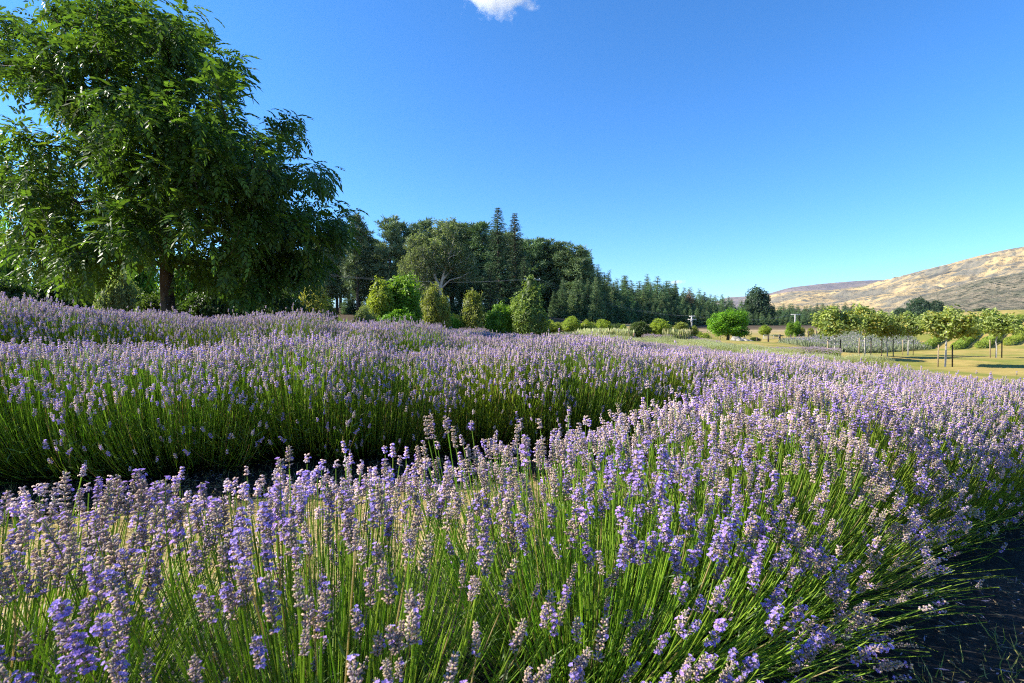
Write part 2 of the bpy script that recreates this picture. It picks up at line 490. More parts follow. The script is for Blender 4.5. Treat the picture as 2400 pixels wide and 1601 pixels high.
def tri_fan_bud(g, p, d, ln, w, c0, c1, sides=4):
    B = basis(d[None])[0]
    a = np.arange(sides) * 2 * PI / sides + .3
    def ring(h, r):
        return (B @ np.stack([np.cos(a) * r, np.sin(a) * r, np.full(sides, h)], 0)).T + p
    v = np.vstack([ring(0, w * .25), ring(ln * .6, w * .55), ring(ln, w * .42), p + d * ln * .93])
    f = []
    for i in range(2):
        for k in range(sides):
            a0 = i * sides + k; a1 = i * sides + (k + 1) % sides
            f += [(a0, a1, a1 + sides), (a0, a1 + sides, a0 + sides)]
    for k in range(sides):
        f.append((2 * sides + k, 2 * sides + (k + 1) % sides, 3 * sides))
    cc = np.vstack([np.tile(c0, (sides, 1)), np.tile(c0 * .45 + c1 * .55, (sides, 1)), np.tile(c1, (sides, 1)), c0 * .6])
    g.add(v, f, cc)


def spike_near(r, fresh):
    """one flower head, modelled bud by bud"""
    g = Geo()
    nw = r.integers(5, 9)
    z = 0.0; L = []
    for k in range(nw):
        L.append(z)
        z += (.0135 if k < 2 else .0098) * r.uniform(.8, 1.25) * (1.4 if k == 0 and r.random() < .6 else 1)
    top = z
    g.tube([(0, 0, -.01), (0, 0, top * .5), (0, 0, top)], [.0011, .001, .0006], GREENL * .8, 4)
    for k, zz in enumerate(L):
        nb = r.integers(6, 9) if k < nw - 1 else 5
        sc = 1.0 - .25 * (k / nw) ** 2
        for j in range(nb):
            a = 2 * PI * j / nb + r.uniform(-.25, .25) + k * .5
            el = r.uniform(.25, 1.1) + (.35 if k == nw - 1 else 0)
            d = np.array([math.cos(a) * math.cos(el), math.sin(a) * math.cos(el), math.sin(el)])
            p = np.array([math.cos(a) * .0016, math.sin(a) * .0016, zz + r.uniform(-.0035, .004)])
            ln = r.uniform(.0075, .0115) * sc; w = r.uniform(.0034, .0048) * sc
            tone = r.uniform(.8, 1.2)
            c0 = (DMAUVE * .6 + MAUVE * .4) * tone; c1 = (TAN if r.random() < .65 else GREY) * r.uniform(.8, 1.15)
            if fresh > .5 and r.random() < .4: c1 = MAUVE * 1.15
            tri_fan_bud(g, p, d, ln, w, c0, c1)
            if r.random() < fresh * .55:
                # open corolla: lobes round the mouth of the calyx
                tip = p + d * ln
                d2 = norm((d + np.array([0, 0, .15]))[None])[0]
                B = basis(d2[None], np.array([r.uniform(0, 6)]))[0]
                cv = VIOLET * r.uniform(.75, 1.2) + np.array([.04, .02, 0]) * r.uniform(0, 1)
                for q in range(5):
                    b = 2 * PI * q / 5
                    o = np.array([math.cos(b), math.sin(b), 0]); s_ = np.array([-math.sin(b), math.cos(b), 0])
                    pl = r.uniform(.0045, .0062)
                    pts = np.array([o * .0006, o * pl * .55 + s_ * pl * .36 + np.array([0, 0, pl * .45]), o * pl + np.array([0, 0, pl * .35]), o * pl * .55 - s_ * pl * .36 + np.array([0, 0, pl * .45])])
                    g.add((B @ pts.T).T + tip, [(0, 1, 2), (0, 2, 3)], cv)
    return g, top


def spike_mid(r, fresh, nw=5, nb=5, pale=False, fat=1.0, lift=1.0):
    g = Geo(); L = nw * .0105
    for k in range(nw):
        zz = k * .0112 * r.uniform(.85, 1.15)
        n_ = nb if k < nw - 1 else nb - 1
        for j in range(n_):
            a = 2 * PI * (j + r.uniform(-.2, .2)) / n_ + k * 1.1
            el = r.uniform(.25, .9)
            d = np.array([math.cos(a) * math.cos(el), math.sin(a) * math.cos(el), math.sin(el)])
            s_ = np.array([-math.sin(a), math.cos(a), 0]); u_ = np.cross(d, s_)
            ln = r.uniform(.008, .0135) * (1 - .25 * k / nw) * fat; w = .0046 * fat
            if pale:
                c0 = np.array([.20, .24, .10]) * r.uniform(.8, 1.2); c1 = np.array([.50, .52, .28]) * r.uniform(.8, 1.2)
            elif r.random() < fresh * .36:
                c0 = VIOLET * r.uniform(.5, .8); c1 = VIOLET * r.uniform(.85, 1.2); w *= 1.25; ln *= 1.15
            else:
                tone = r.uniform(.8, 1.2)
                c0 = (DMAUVE * .5 + MAUVE * .5) * tone; c1 = (TAN if r.random() < .5 else GREY * .6 + MAUVE * .5) * tone
            p = np.array([0, 0, zz + r.uniform(-.004, .004)])
            v = np.array([p + s_ * w * .5, p - s_ * w * .5, p + d * ln * .7 + u_ * w * .75, p + d * ln * .7 - u_ * w * .75, p + d * ln * .75 + s_ * w * .7, p + d * ln * .75 - s_ * w * .7, p + d * ln])
            f = [(0, 4, 2), (1, 2, 5), (2, 4, 6), (5, 2, 6), (4, 3, 6), (3, 5, 6)] if nb >= 5 else [(0, 4, 2), (1, 2, 5), (2, 4, 6), (5, 2, 6)]
            c0 = np.minimum(c0 * lift * .72, .85); c1 = np.minimum(c1 * lift, .85); mid = c0 * .4 + c1 * .6
            g.add(v, f, np.array([c0, c0, mid, mid, mid, mid, c1]))
    return g, L


def bush_layout(r, n, H=.90, W=.80, L=.62, side=.09, hedge=False):
    u = r.uniform(-.56, .56, n) + r.normal(0, .06, n) if hedge else np.clip(r.normal(0, .33, n), -.78, .78)
    v = r.uniform(-1, 1, n); v = np.sign(v) * np.abs(v) ** .85 * W
    e = np.sqrt((u / (L * 1.15)) ** 2 + (v / W) ** 2)
    if hedge:
        e = np.sqrt((u / 1.1) ** 2 + (v / W) ** 2)
    z = H * (1 - (.32 if hedge else .34) * np.minimum(e, 1.25) ** (3.4 if hedge else 4.0)) * (1 + r.normal(0, .035, n)) + fbm(np.stack([u, v], 1), int(r.integers(1000)), 2, 3) * .05
    z = z * (1 + (r.random(n) < .07) * r.uniform(.04, .15, n) * (0.6 if hedge else 1.0))
    sd = r.random(n) < side
    v = np.where(sd, np.sign(v) * W * r.uniform(.85, 1.12, n), v)
    z = np.where(sd, H * r.uniform(.28, .62, n), z)
    tip = np.stack([u, v, z], 1)
    if hedge:
        base = np.stack([u * .7, v * .42, np.full(n, .04)], 1)
        ctrl = np.stack([u * .92, v * .90, z * .5], 1) + r.normal(0, .025, (n, 3))
        return base, ctrl, tip, norm(tip - ctrl + r.normal(0, .03, (n, 3)))
    base = np.stack([u * .35, v * .22, np.full(n, .05)], 1)
    ctrl = np.stack([u * .90, v * (.95 - .20 * np.minimum(np.abs(v) / W, 1.2) ** 3), z * .56], 1) + r.normal(0, .022, (n, 3))
    d = norm(tip - ctrl + r.normal(0, .025, (n, 3)))
    return base, ctrl, tip, d


def bez(b, c, t, s):
    return b * (1 - s) ** 2 + c * 2 * s * (1 - s) + t * s * s


def stems_geo(g, b, c, t, r, rad=.0016, segs=3, sides=3, green=GREEN, light=GREENL):
    n = len(b)
    ss = np.linspace(0, 1, segs + 1)
    P = np.stack([bez(b, c, t, s) for s in ss], 1)      # n, segs+1, 3
    d = norm(t - b); B = basis(d, r.uniform(0, 6, n))
    a = np.arange(sides) * 2 * PI / sides
    ring = np.stack([np.cos(a), np.sin(a), 0 * a], 1)
    rr = np.linspace(rad * 1.25, rad * .75, segs + 1)
    off = np.einsum('nij,kj->nki', B, ring)
    v = P[:, :, None, :] + off[:, None, :, :] * rr[None, :, None, None]
    f = []
    for i in range(segs):
        for k in range(sides):
            a0 = i * sides + k; a1 = i * sides + (k + 1) % sides
            f += [(a0, a1, a1 + sides), (a0, a1 + sides, a0 + sides)]
    f = np.array(f)[None] + (np.arange(n) * (segs + 1) * sides)[:, None, None]
    w = r.random(n)[:, None, None]
    cc = (green * (1 - w) + light * w) * r.uniform(.75, 1.2, (n, 1, 1))
    dead = (r.random(n) < .06)[:, None, None]
    cc = np.where(dead, np.array([.42, .33, .17]) * r.uniform(.6, 1.1, (n, 1, 1)), cc)
    wood = np.clip((.30 - ss) / .30, 0, 1)[None, :, None]  # brown woody base, its dark tone also painting in shade low on the row
    cc = cc * (1 - wood) + np.array([.055, .042, .03]) * wood
    cc = np.repeat(cc, sides, 1)
    g.add(v.reshape(-1, 3), f.reshape(-1, 3), cc.reshape(-1, 3))


def blades_geo(g, p, d, ln, w, c, r, bend=.25):
    """narrow leaves, four triangles each with a bend"""
    n = len(p); d = norm(d)
    B = basis(d, r.uniform(0, 6.3, n)); x = B[:, :, 0]; y = B[:, :, 1]
    ln = np.broadcast_to(ln, (n,))[:, None]; w = np.broadcast_to(w, (n,))[:, None]
    m_ = p + d * ln * .5; e = p + d * ln + y * ln * bend
    v = np.stack([p, m_ + x * w * .5, m_ - x * w * .5, e], 1)
    f = np.array([(0, 1, 2), (1, 3, 2)])[None] + (np.arange(n) * 4)[:, None, None]
    c = np.broadcast_to(c, (n, 3))[:, None, :].repeat(4, 1)
    g.add(v.reshape(-1, 3), f.reshape(-1, 3), c.reshape(-1, 3))


def leaves_of_bush(g, b, c, t, r, n, ln=(.045, .085), w=.0045, lo=.08, hi=.6):
    k = r.integers(0, len(b), n); s = r.uniform(lo, hi, n)[:, None]
    p = bez(b[k], c[k], t[k], s) + r.normal(0, .012, (n, 3))
    d = norm(t[k] - b[k]) + r.normal(0, .38, (n, 3))
    w_ = r.random((n, 1))
    cc = (np.array([.08, .13, .035]) * (1 - w_) + np.array([.15, .21, .07]) * w_) * r.uniform(.75, 1.2, (n, 1))
    blades_geo(g, p, d, r.uniform(*ln, n), w, cc, r)


SPK_N = []
for i in range(20):
    fresh = [0.05, .15, .3, .55, .9][i % 5]
    g_, top_ = spike_near(rng, fresh)
    SPK_N.append((g_.mesh('flower_spike', M_FLOWER), top_))
SPK_M = [spike_mid(rng, f, nw_, 5, False, 1.18, 1.2) for f, nw_ in ((.1, 4), (.2, 5), (.35, 3), (.5, 4), (.8, 4), (1.0, 5), (.3, 3), (.15, 4))]
SPK_F = [spike_mid(rng, f, nw_, 4, False, 1.5, 1.3) for f, nw_ in ((.2, 3), (.4, 4), (.6, 3), (.9, 3), (.1, 3))]
SPK_P = [spike_mid(rng, 0, 4, 3, True, 1.3, 1.35) for f in range(3)]


def scatter_spikes(g, spk, tip, d, r, smin=.85, smax=1.35):
    which = r.integers(0, len(spk), len(tip))
    for k, (sg, L) in enumerate(spk):
        s = which == k
        n = int(s.sum())
        if not n:
            continue
        sc = r.uniform(smin, smax, n)
        B = basis(d[s], r.uniform(0, 6.3, n))
        g.stamp(sg.tpl(), B, tip[s] - d[s] * (L * .5 * sc)[:, None], sc, tint=r.uniform(.85, 1.15, (n, 1)) * np.ones((1, 3)))


def bush_meshes(seed, lod):
    r = np.random.default_rng(seed)
    n = int({1: 1300, 2: 900, 'pale': 500}[lod] * (.78 + .3 * r.random()))
    b, c, t, d = bush_layout(r, n, hedge=True, side=.03)
    gs = Geo()
    stems_geo(gs, b, c, t, r, rad=.0019 if lod == 1 else .0024, segs=3 if lod == 1 else 2,
              green=GREEN if lod != 'pale' else np.array([.24, .28, .08]), light=GREENL if lod != 'pale' else np.array([.46, .49, .17]))
    # unflowered shoots and narrow leaves fill the body of the bush
    b2, c2, t2, d2 = bush_layout(r, n // 2, H=.70, W=.78, L=.56, hedge=True)
    stems_geo(gs, b2, c2, t2, r, rad=.002 if lod == 1 else .003, segs=2)
    leaves_of_bush(gs, np.vstack([b, b2]), np.vstack([c, c2]), np.vstack([t, t2]), r, 2600 if lod == 1 else 1100, w=.007 if lod == 1 else .009, ln=(.05, .10), hi=.75)
    gf = Geo()
    scatter_spikes(gf, {1: SPK_M, 2: SPK_F, 'pale': SPK_P}[lod], t, d, r, .68 if lod == 1 else .85, 1.08 if lod == 1 else 1.3)
    return gs.mesh('stems', M_STEM), gf.mesh('flower_spikes', M_FLOWER)


LOD1 = [bush_meshes(100 + i, 1) for i in range(4)]
LOD2 = [bush_meshes(200 + i, 2) for i in range(4)]
PALE = [bush_meshes(300 + i, 'pale') for i in range(3)]


def place_bush(protos, x, y, rz, sc, label, group, r):
    e = link('lavender_bush', None, loc=(x, y, h1(x, y) - .02), rot=(0, 0, rz), scale=sc)
    e.empty_display_size = .1
    st, fl = protos[r.integers(len(protos))]
    link('stems', st, e, kind='stuff'); link('flower_spikes', fl, e, kind='stuff')
    return tag(e, label, 'lavender', group)


def lav_row(P, step, protos, label, group, seed, hvar=.07, skip=lambda x, y: False, h=1.0):
    r = np.random.default_rng(seed)
    X, A = resample(P, step)
    for (x, y), a in zip(X, A):
        x += r.normal(0, .06); y += r.normal(0, .06)
        if skip(x, y):
            continue
        s = r.uniform(1 - hvar, 1 + hvar)
        place_bush(protos, x, y, a + r.normal(0, .12) + (PI if r.random() < .5 else 0), (s * r.uniform(.95, 1.05), s, s * h * r.uniform(.96, 1.06)), label, group, r)


def near_bush(x, y, rz, seed, sc, label, nsp=680, nobj=300, big=1.0):
    """a bush close enough to tell its flower heads apart: the nearest heads are pieces of their own"""
    r = np.random.default_rng(seed)
    e = link('lavender_bush', None, loc=(x, y, h1(x, y) - .02), rot=(0, 0, rz), scale=(1, 1, sc))
    e.empty_display_size = .1
    tag(e, label, 'lavender', 'lavender bushes of the nearest row')
    b, c, t, d = bush_layout(r, nsp, W=.57, side=.12)
    ca, sa = math.cos(-rz), math.sin(-rz)
    lx = -x * ca + y * sa * 1.0; ly = -x * sa - y * ca       # camera in the bush's own axes
    lx = (-x) * math.cos(rz) + (-y) * math.sin(rz); ly = -(-x) * math.sin(rz) + (-y) * math.cos(rz)
    eye = np.array([lx, ly, -(h1(x, y) - .02)])
    dist = np.linalg.norm(t - eye, axis=1)
    keep = dist > .40
    b, c, t, d, dist = b[keep], c[keep], t[keep], d[keep], dist[keep]
    order = np.argsort(dist)
    gs = Geo()
    stems_geo(gs, b, c, t - d * .02, r, rad=.00155, segs=4, sides=4)
    b2, c2, t2, d2 = bush_layout(r, nsp // 2, H=.64, W=.7, L=.56)
    k2 = np.linalg.norm(t2 - eye, axis=1) > .45
    b2, c2, t2 = b2[k2], c2[k2], t2[k2]
    stems_geo(gs, b2, c2, t2, r, rad=.0017, segs=3)
    leaves_of_bush(gs, np.vstack([b, b2]), np.vstack([c, c2]), np.vstack([t, t2]), r, 2000, w=.0046, hi=.7)
    link('stems', gs.mesh('stems', M_STEM), e, kind='stuff')
    near_i, rest = order[:nobj], order[nobj:]
    B = basis(d, r.uniform(0, 6.3, len(d)))
    patch = fbm(t[:, :2] + r.uniform(0, 50, 2), 5, 2, 2.2)
    for i in near_i:
        j = r.integers(0, 20)
        fr = patch[i] + r.normal(0, .25)
        j = (j // 5) * 5 + int(np.clip(1.3 + fr * 4, 0, 4))
        me, top = SPK_N[j]
        s = r.uniform(.6, 1.0) * big
        M = Matrix(B[i].tolist()).to_4x4()
        o = bpy.data.objects.new('flower_spike', me); col.objects.link(o)
        o.parent = e
        p = t[i] - d[i] * .02
        o.matrix_basis = Matrix.Translation(p.tolist()) @ M @ Matrix.Diagonal((s, s, s, 1))
    gf = Geo(); scatter_spikes(gf, SPK_M, t[rest], d[rest], r, .7, 1.05)
    link('flower_spikes', gf.mesh('flower_spikes', M_FLOWER), e, kind='stuff')
    return e


NEAR_LABELS = [
    'big-headed lavender bush in the bottom left corner, closest to the camera',
    'lavender bush in front, second from the left in the nearest row',
    'lavender bush at the bottom centre with bright green stems below grey-mauve heads',
    'lavender bush in front with long stems leaning out over the dark corner',
    'lavender bush of the nearest row fanning out above the shaded corner',
    'lavender bush of the nearest row that reaches the right edge',
]
X1, A1 = resample(ROW1, .72)
for i, ((x, y), a) in enumerate(zip(X1, A1)):
    if i < 6:
        near_bush(x, y, a, 40 + i, (.76, .74, .75, .78, .82, .87)[i], NEAR_LABELS[i], nsp=(620, 580, 600, 680, 760, 800)[i], big=(1.3, 1.25, 1.1, 1, 1, 1)[i])
    else:
        r_ = np.random.default_rng(60 + i)
        place_bush(LOD1, x, y, a, (1, .85, r_.uniform(.88, .95)), 'lavender bush in the far end of the nearest row', 'far bushes of the nearest lavender row', r_)
lav_row(ROW2, .76, LOD1, 'lavender bush in the second row, its shaded green side facing the path', 'lavender bushes of the second row', 1)
lav_row(line_row(7.5, -11, 9.4), .8, LOD1, 'lavender bush in the third row, behind the row along the path', 'lavender bushes of the third row', 2)
lav_row(line_row(10.5, -13, 10.0), .82, LOD2, 'lavender bush in the fourth row back', 'lavender bushes of the fourth row', 3)
def faded(x, y):
    """beyond this line the plants are a paler kind, past flowering"""
    return y > np.interp(x, [-10, 2, 6.4, 8.75, 10.3, 12], [40, 27, 25.5, 21, 19, 17.5])


ORD = {14.0: ('fifth', 'level with the big tree'), 17.0: ('sixth', 'in the middle of the field'), 20.0: ('seventh', 'before the mid-field shrubs'), 22.8: ('eighth', 'near the young tree'), 25.6: ('ninth', 'at the far end of the field')}
for k, n_ in enumerate((14.0, 17.0, 20.0, 22.8, 25.6, 28.4, 31.2)):
    if n_ in ORD:
        lav_row(line_row(n_, (-12, -9, -6.5, -3, -1)[k], (11, 11.6, 12, 9, 5)[k]), .87, LOD2, 'lavender bush in the %s row back, %s' % ORD[n_], 'lavender bushes of the %s row' % ORD[n_][0], 4 + k, skip=faded)
    lav_row(line_row(n_, 0, 14.8 + .25 * k), .85, PALE, 'pale green lavender bush past flowering beyond the purple rows', 'pale green lavender bushes', 70 + k, skip=lambda x, y: not faded(x, y) or y > 37)
lav_row(np.array([(10.9, 40), (15, 36.8), (21, 33.5)]), .9, LOD2, 'lavender bush in the thin purple row behind the pale green ones', 'lavender bushes behind the pale green rows', 9)


# ------------------------------------------------------------------ path between the rows: weed mat and dry grass
def strip(name, P, w, mat, dz, step=.15, across=8, wob=.05):
    X, A = resample(P, step)
    q = np.linspace(-w / 2, w / 2, across)
    nx = -np.sin(A); ny = np.cos(A)
    XX = X[:, 0, None] + nx[:, None] * q; YY = X[:, 1, None] + ny[:, None] * q
    xs, ys = XX.ravel(), YY.ravel()
    e = fbm(np.stack([xs, ys], 1), 21, 3, 2.2)
    Z = HT(xs, ys) + dz + e * .012 + .012
    n = len(X)
    i = np.arange(n - 1)[:, None]; j = np.arange(across - 1)[None]
    a = i * across + j; b = a + across
    f = np.stack([np.stack([a, b, b + 1], -1), np.stack([a, b + 1, a + 1], -1)], 2).reshape(-1, 3)
    g = Geo(); g.add(np.stack([xs, ys, Z], 1), f[:, ::-1], (1, 1, 1))
    return structure(link(name, g.mesh(name, mat, True)))


strip('path_mat', ROW1, 1.9, M_MAT, .015)
strip('path_mat', ROW2, 2.0, M_MAT, .015)


def grass_patch(name, label, n, area, cols, ln, seed, w=.004, upright=.8):
    r = np.random.default_rng(seed)
    x = r.uniform(area[0], area[1], n); y = r.uniform(area[2], area[3], n)
    k = area[4](x, y); x, y = x[k], y[k]
    n = len(x)
    dens = fbm(np.stack([x, y], 1), seed, 3, 1.6) > -.35
    x, y = x[dens], y[dens]; n = len(x)
    p = np.stack([x, y, HT(x, y) + .004], 1)
    d = np.stack([r.normal(0, .6, n), r.normal(0, .6, n), np.full(n, upright)], 1)
    w_ = r.random((n, 1)) ** 1.3
    c = (np.array(cols[0]) * (1 - w_) + np.array(cols[1]) * w_) * r.uniform(.7, 1.25, (n, 1))
    g = Geo(); blades_geo(g, p, d, r.uniform(*ln, n), w, c, r, .35)
    o = link(name, g.mesh(name, M_GRASS), kind='stuff')
    return tag(o, label, 'grass')


def between(x, y):
    n = x * NV[0] + y * NV[1]
    return (n > 1.7) & (n < 4.4)


grass_patch('dry_grass', 'straw-coloured dry grass on the path between the first two lavender rows', 60000, (-6, 4, .3, 6, between), ((.46, .36, .15), (.20, .25, .06)), (.03, .09), 3)
grass_patch('path_weeds', 'sparse grass and weeds in the dark corner below the nearest row', 7000, (.6, 3.4, .6, 3.0, lambda x, y: (x * NV[0] + y * NV[1] < .95) & (x > 1.0)), ((.16, .22, .05), (.40, .32, .12)), (.04, .12), 5)


def litter():
    r = np.random.default_rng(77)
    n = 26000
    x = r.uniform(-3, 4, n); y = r.uniform(.3, 5, n)
    q = x * NV[0] + y * NV[1]
    k = ((q < 1.3) & (x > .4)) | ((q > 1.6) & (q < 4.4)); x, y = x[k], y[k]; n = len(x)
    p = np.stack([x, y, HT(x, y) + .04], 1)
    d = np.stack([r.normal(0, 1, n), r.normal(0, 1, n), r.normal(.05, .12, n)], 1)
    w_ = r.random((n, 1))
    c = np.where(r.random((n, 1)) < .25, np.array([[.30, .24, .34]]), np.array([[.22, .17, .10]]) * (1 - w_) + np.array([[.42, .34, .20]]) * w_) * r.uniform(.6, 1.2, (n, 1))
    g = Geo(); blades_geo(g, p, d, r.uniform(.008, .05, n), .005, c, r, .1)
    tag(link('leaf_litter', g.mesh('leaf_litter', M_GRASS), kind='stuff'), 'dry fallen stems and petals littering the path mat', 'litter')


litter()


# ------------------------------------------------------------------ tree builders
def leaf_pinnate(r, pairs=4, ln=.42, leaflet=.15, w=.045, droop=.5, cols=((.028, .062, .011), (.095, .155, .02))):
    g = Geo()
    for i in range(pairs * 2 + 1):
        s = ((i // 2) + 1) / (pairs + .6); sd = (i % 2) * 2 - 1
        endl = i == pairs * 2
        z = ln * min(s, 1.0)
        p = np.array([0, -droop * z * z / ln, z * (1 - .2 * s)])
        d = np.array([0 if endl else sd * .8, -droop * 1.1 * s - .15, .75])
        d = d / np.linalg.norm(d)
        side = np.cross(d, [0, 1, 0.2]); side /= np.linalg.norm(side)
        up = np.cross(side, d)
        L = leaflet * r.uniform(.85, 1.15)
        v = np.array([p, p + d * L * .45 + side * w * .5 - up * w * .12, p + d * L * .45 - side * w * .5 - up * w * .12, p + d * L - up * L * .18])
        k = r.random(); c = np.array(cols[0]) * (1 - k) + np.array(cols[1]) * k
        g.add(v, [(0, 1, 3), (0, 3, 2)], c)
    return g.tpl()


def leaf_simple(r, ln=.2, w=.11, droop=.35, cols=((.1, .16, .03), (.2, .26, .05)), n=3):
    """a spray of n broad leaves on one twig end"""
    g = Geo()
    for i in range(n):
        a = 2 * PI * i / n + r.uniform(-.4, .4); el = r.uniform(.05, .8)
        d = np.array([math.cos(a) * math.cos(el), math.sin(a) * math.cos(el), math.sin(el)])
        p = d * ln * .25
        side = np.array([-math.sin(a), math.cos(a), 0]); L = ln * r.uniform(.8, 1.2)
        up = np.cross(d, side)
        v = np.array([p, p + d * L * .4 + side * w * .5 + up * w * .1, p + d * L * .4 - side * w * .5 + up * w * .1, p + d * L * .9 + np.array([0, 0, -droop * L])])
        k = r.random(); c = np.array(cols[0]) * (1 - k) + np.array(cols[1]) * k
        g.add(v, [(0, 1, 3), (0, 3, 2)], c)
    return g.tpl()


def skeleton(trunks, tips, r, seg=.45, path_w=.28, wig=.12):
    """grow twigs from given limbs to the tips; each joins the nearest place already grown"""
    nodes = []; parent = []; plen = []
    for pts, pa in trunks:
        for k, p in enumerate(pts):
            nodes.append(np.array(p, float))
            pr = (pa if k == 0 else len(nodes) - 2)
            parent.append(pr)
            plen.append(0 if pr < 0 else plen[pr] + np.linalg.norm(nodes[-1] - nodes[pr]))
    nt0 = len(nodes)
    root = nodes[0]
    order = np.argsort(np.linalg.norm(tips - nodes[min(nt0 - 1, 4)], axis=1))
    ends = []
    cap = nt0 + len(tips) * 14
    arr = np.zeros((cap, 3)); arr[:nt0] = nodes; pl = np.zeros(cap); pl[:nt0] = plen
    par = list(parent); n = nt0
    allow0 = min(3, nt0 - 1)
    for t in order:
        p = tips[t]
        d = np.linalg.norm(arr[allow0:n] - p, axis=1)
        cost = d + path_w * pl[allow0:n] + np.maximum(0, arr[allow0:n, 2] - p[2]) * .5
        k = int(np.argmin(cost)) + allow0
        st = arr[k]; L = np.linalg.norm(p - st)
        m_ = int(np.clip(L / seg, 1, 10))
        pd = norm((st - arr[par[k]])[None])[0] if par[k] >= 0 else np.array([0, 0, 1.0])
        c = st + pd * L * .35 + (p - st) * .15
        prev = k
        for i in range(1, m_ + 1):
            s = i / m_
            q = st * (1 - s) ** 2 + c * 2 * s * (1 - s) + p * s * s
            if i < m_:
                q = q + r.normal(0, wig * seg, 3)
            arr[n] = q; par.append(prev); pl[n] = pl[prev] + np.linalg.norm(q - arr[prev]); prev = n; n += 1
            if n >= cap - 12:
                break
        ends.append(prev)
        if n >= cap - 12:
            break
    cnt = np.zeros(n)
    for e in ends:
        k = e
        while k >= 0:
            cnt[k] += 1; k = par[k]
    return arr[:n], par, cnt, ends, nt0


def limbs_geo(g, arr, par, cnt, r_tip, power, rmax, nt0, colr=(1, 1, 1), trunk_nodes=0, side=(7, 4)):
    """tubes along the skeleton; returns (trunk, limbs) geometry"""
    rad = np.minimum(r_tip * np.maximum(cnt, 1) ** power, rmax)
    tr, lm = Geo(), Geo()
    n = len(arr)
    for i in range(n):
        p = par[i]
        if p < 0:
            continue
        a, b = arr[p], arr[i]
        L = np.linalg.norm(b - a)
        if L < 1e-4:
            continue
        ra = rad[p] if rad[p] < rad[i] * 1.6 else rad[i] * 1.25
        big = rad[i] > rmax * .3
        s = side[0] if big else side[1] if cnt[i] > 2 else 3
        tgt = tr if i < trunk_nodes else lm
        ext = (b - a) / L * rad[i] * .5
        tgt.tube([a - ext * .3, b + ext], [ra, rad[i]], colr, s, cap=False)
    return tr, lm


def put_leaves(tpls, arr, par, ends, r, per, spread, tint, bias=(0, 0, .3), scale=(.8, 1.2), radial=None, outw=.6):
    g = Geo()
    P = []; D = []
    for e in ends:
        tip = arr[e]; p0 = arr[par[e]] if par[e] >= 0 else tip
        k = per if np.isscalar(per) else per(tip)
        s = r.uniform(0, 1, k)[:, None]
        q = tip * (1 - s * .6) + p0 * s * .6 + r.normal(0, spread, (k, 3))
        d = norm((tip - p0)[None]) * outw + r.normal(0, .55, (k, 3)) + np.array(bias)
        if radial is not None:
            d = d + norm(tip[None] - radial) * .5
        P.append(q); D.append(d)
    P = np.vstack(P); D = norm(np.vstack(D))
    n = len(P); which = r.integers(0, len(tpls), n)
    for k, t in enumerate(tpls):
        s = which == k; m_ = int(s.sum())
        if not m_:
            continue
        z = D[s]
        # keep the leaf's own "down" pointing down
        B = basis(z, r.normal(0, .35, m_), ref=(0, 0, 1))
        g.stamp(t, B, P[s], r.uniform(*scale, m_), tint=tint(P[s], r))
    return g


def simple_tint(lo=.75, hi=1.25, warm=.0):
    def f(P, r):
        k = r.uniform(lo, hi, (len(P), 1))
        c = np.ones((len(P), 3)) * k
        if warm:
            w = r.random(len(P)) < warm
            c[w] = c[w] * np.array([1.35, 1.02, .7])
        return c
    return f


def lobes_points(r, lobes, n, shell=.55):
    """points through ellipsoid lobes, thicker toward their skin"""
    vol = np.array([l[3] * l[4] * l[5] for l in lobes]) ** .8
    k = r.choice(len(lobes), n, p=vol / vol.sum())
    L = np.array(lobes)[k]
    d = norm(r.normal(0, 1, (n, 3)))
    rad = (shell + (1 - shell) * r.random(n) ** .6)[:, None]
    return L[:, :3] + d * rad * L[:, 3:6], d


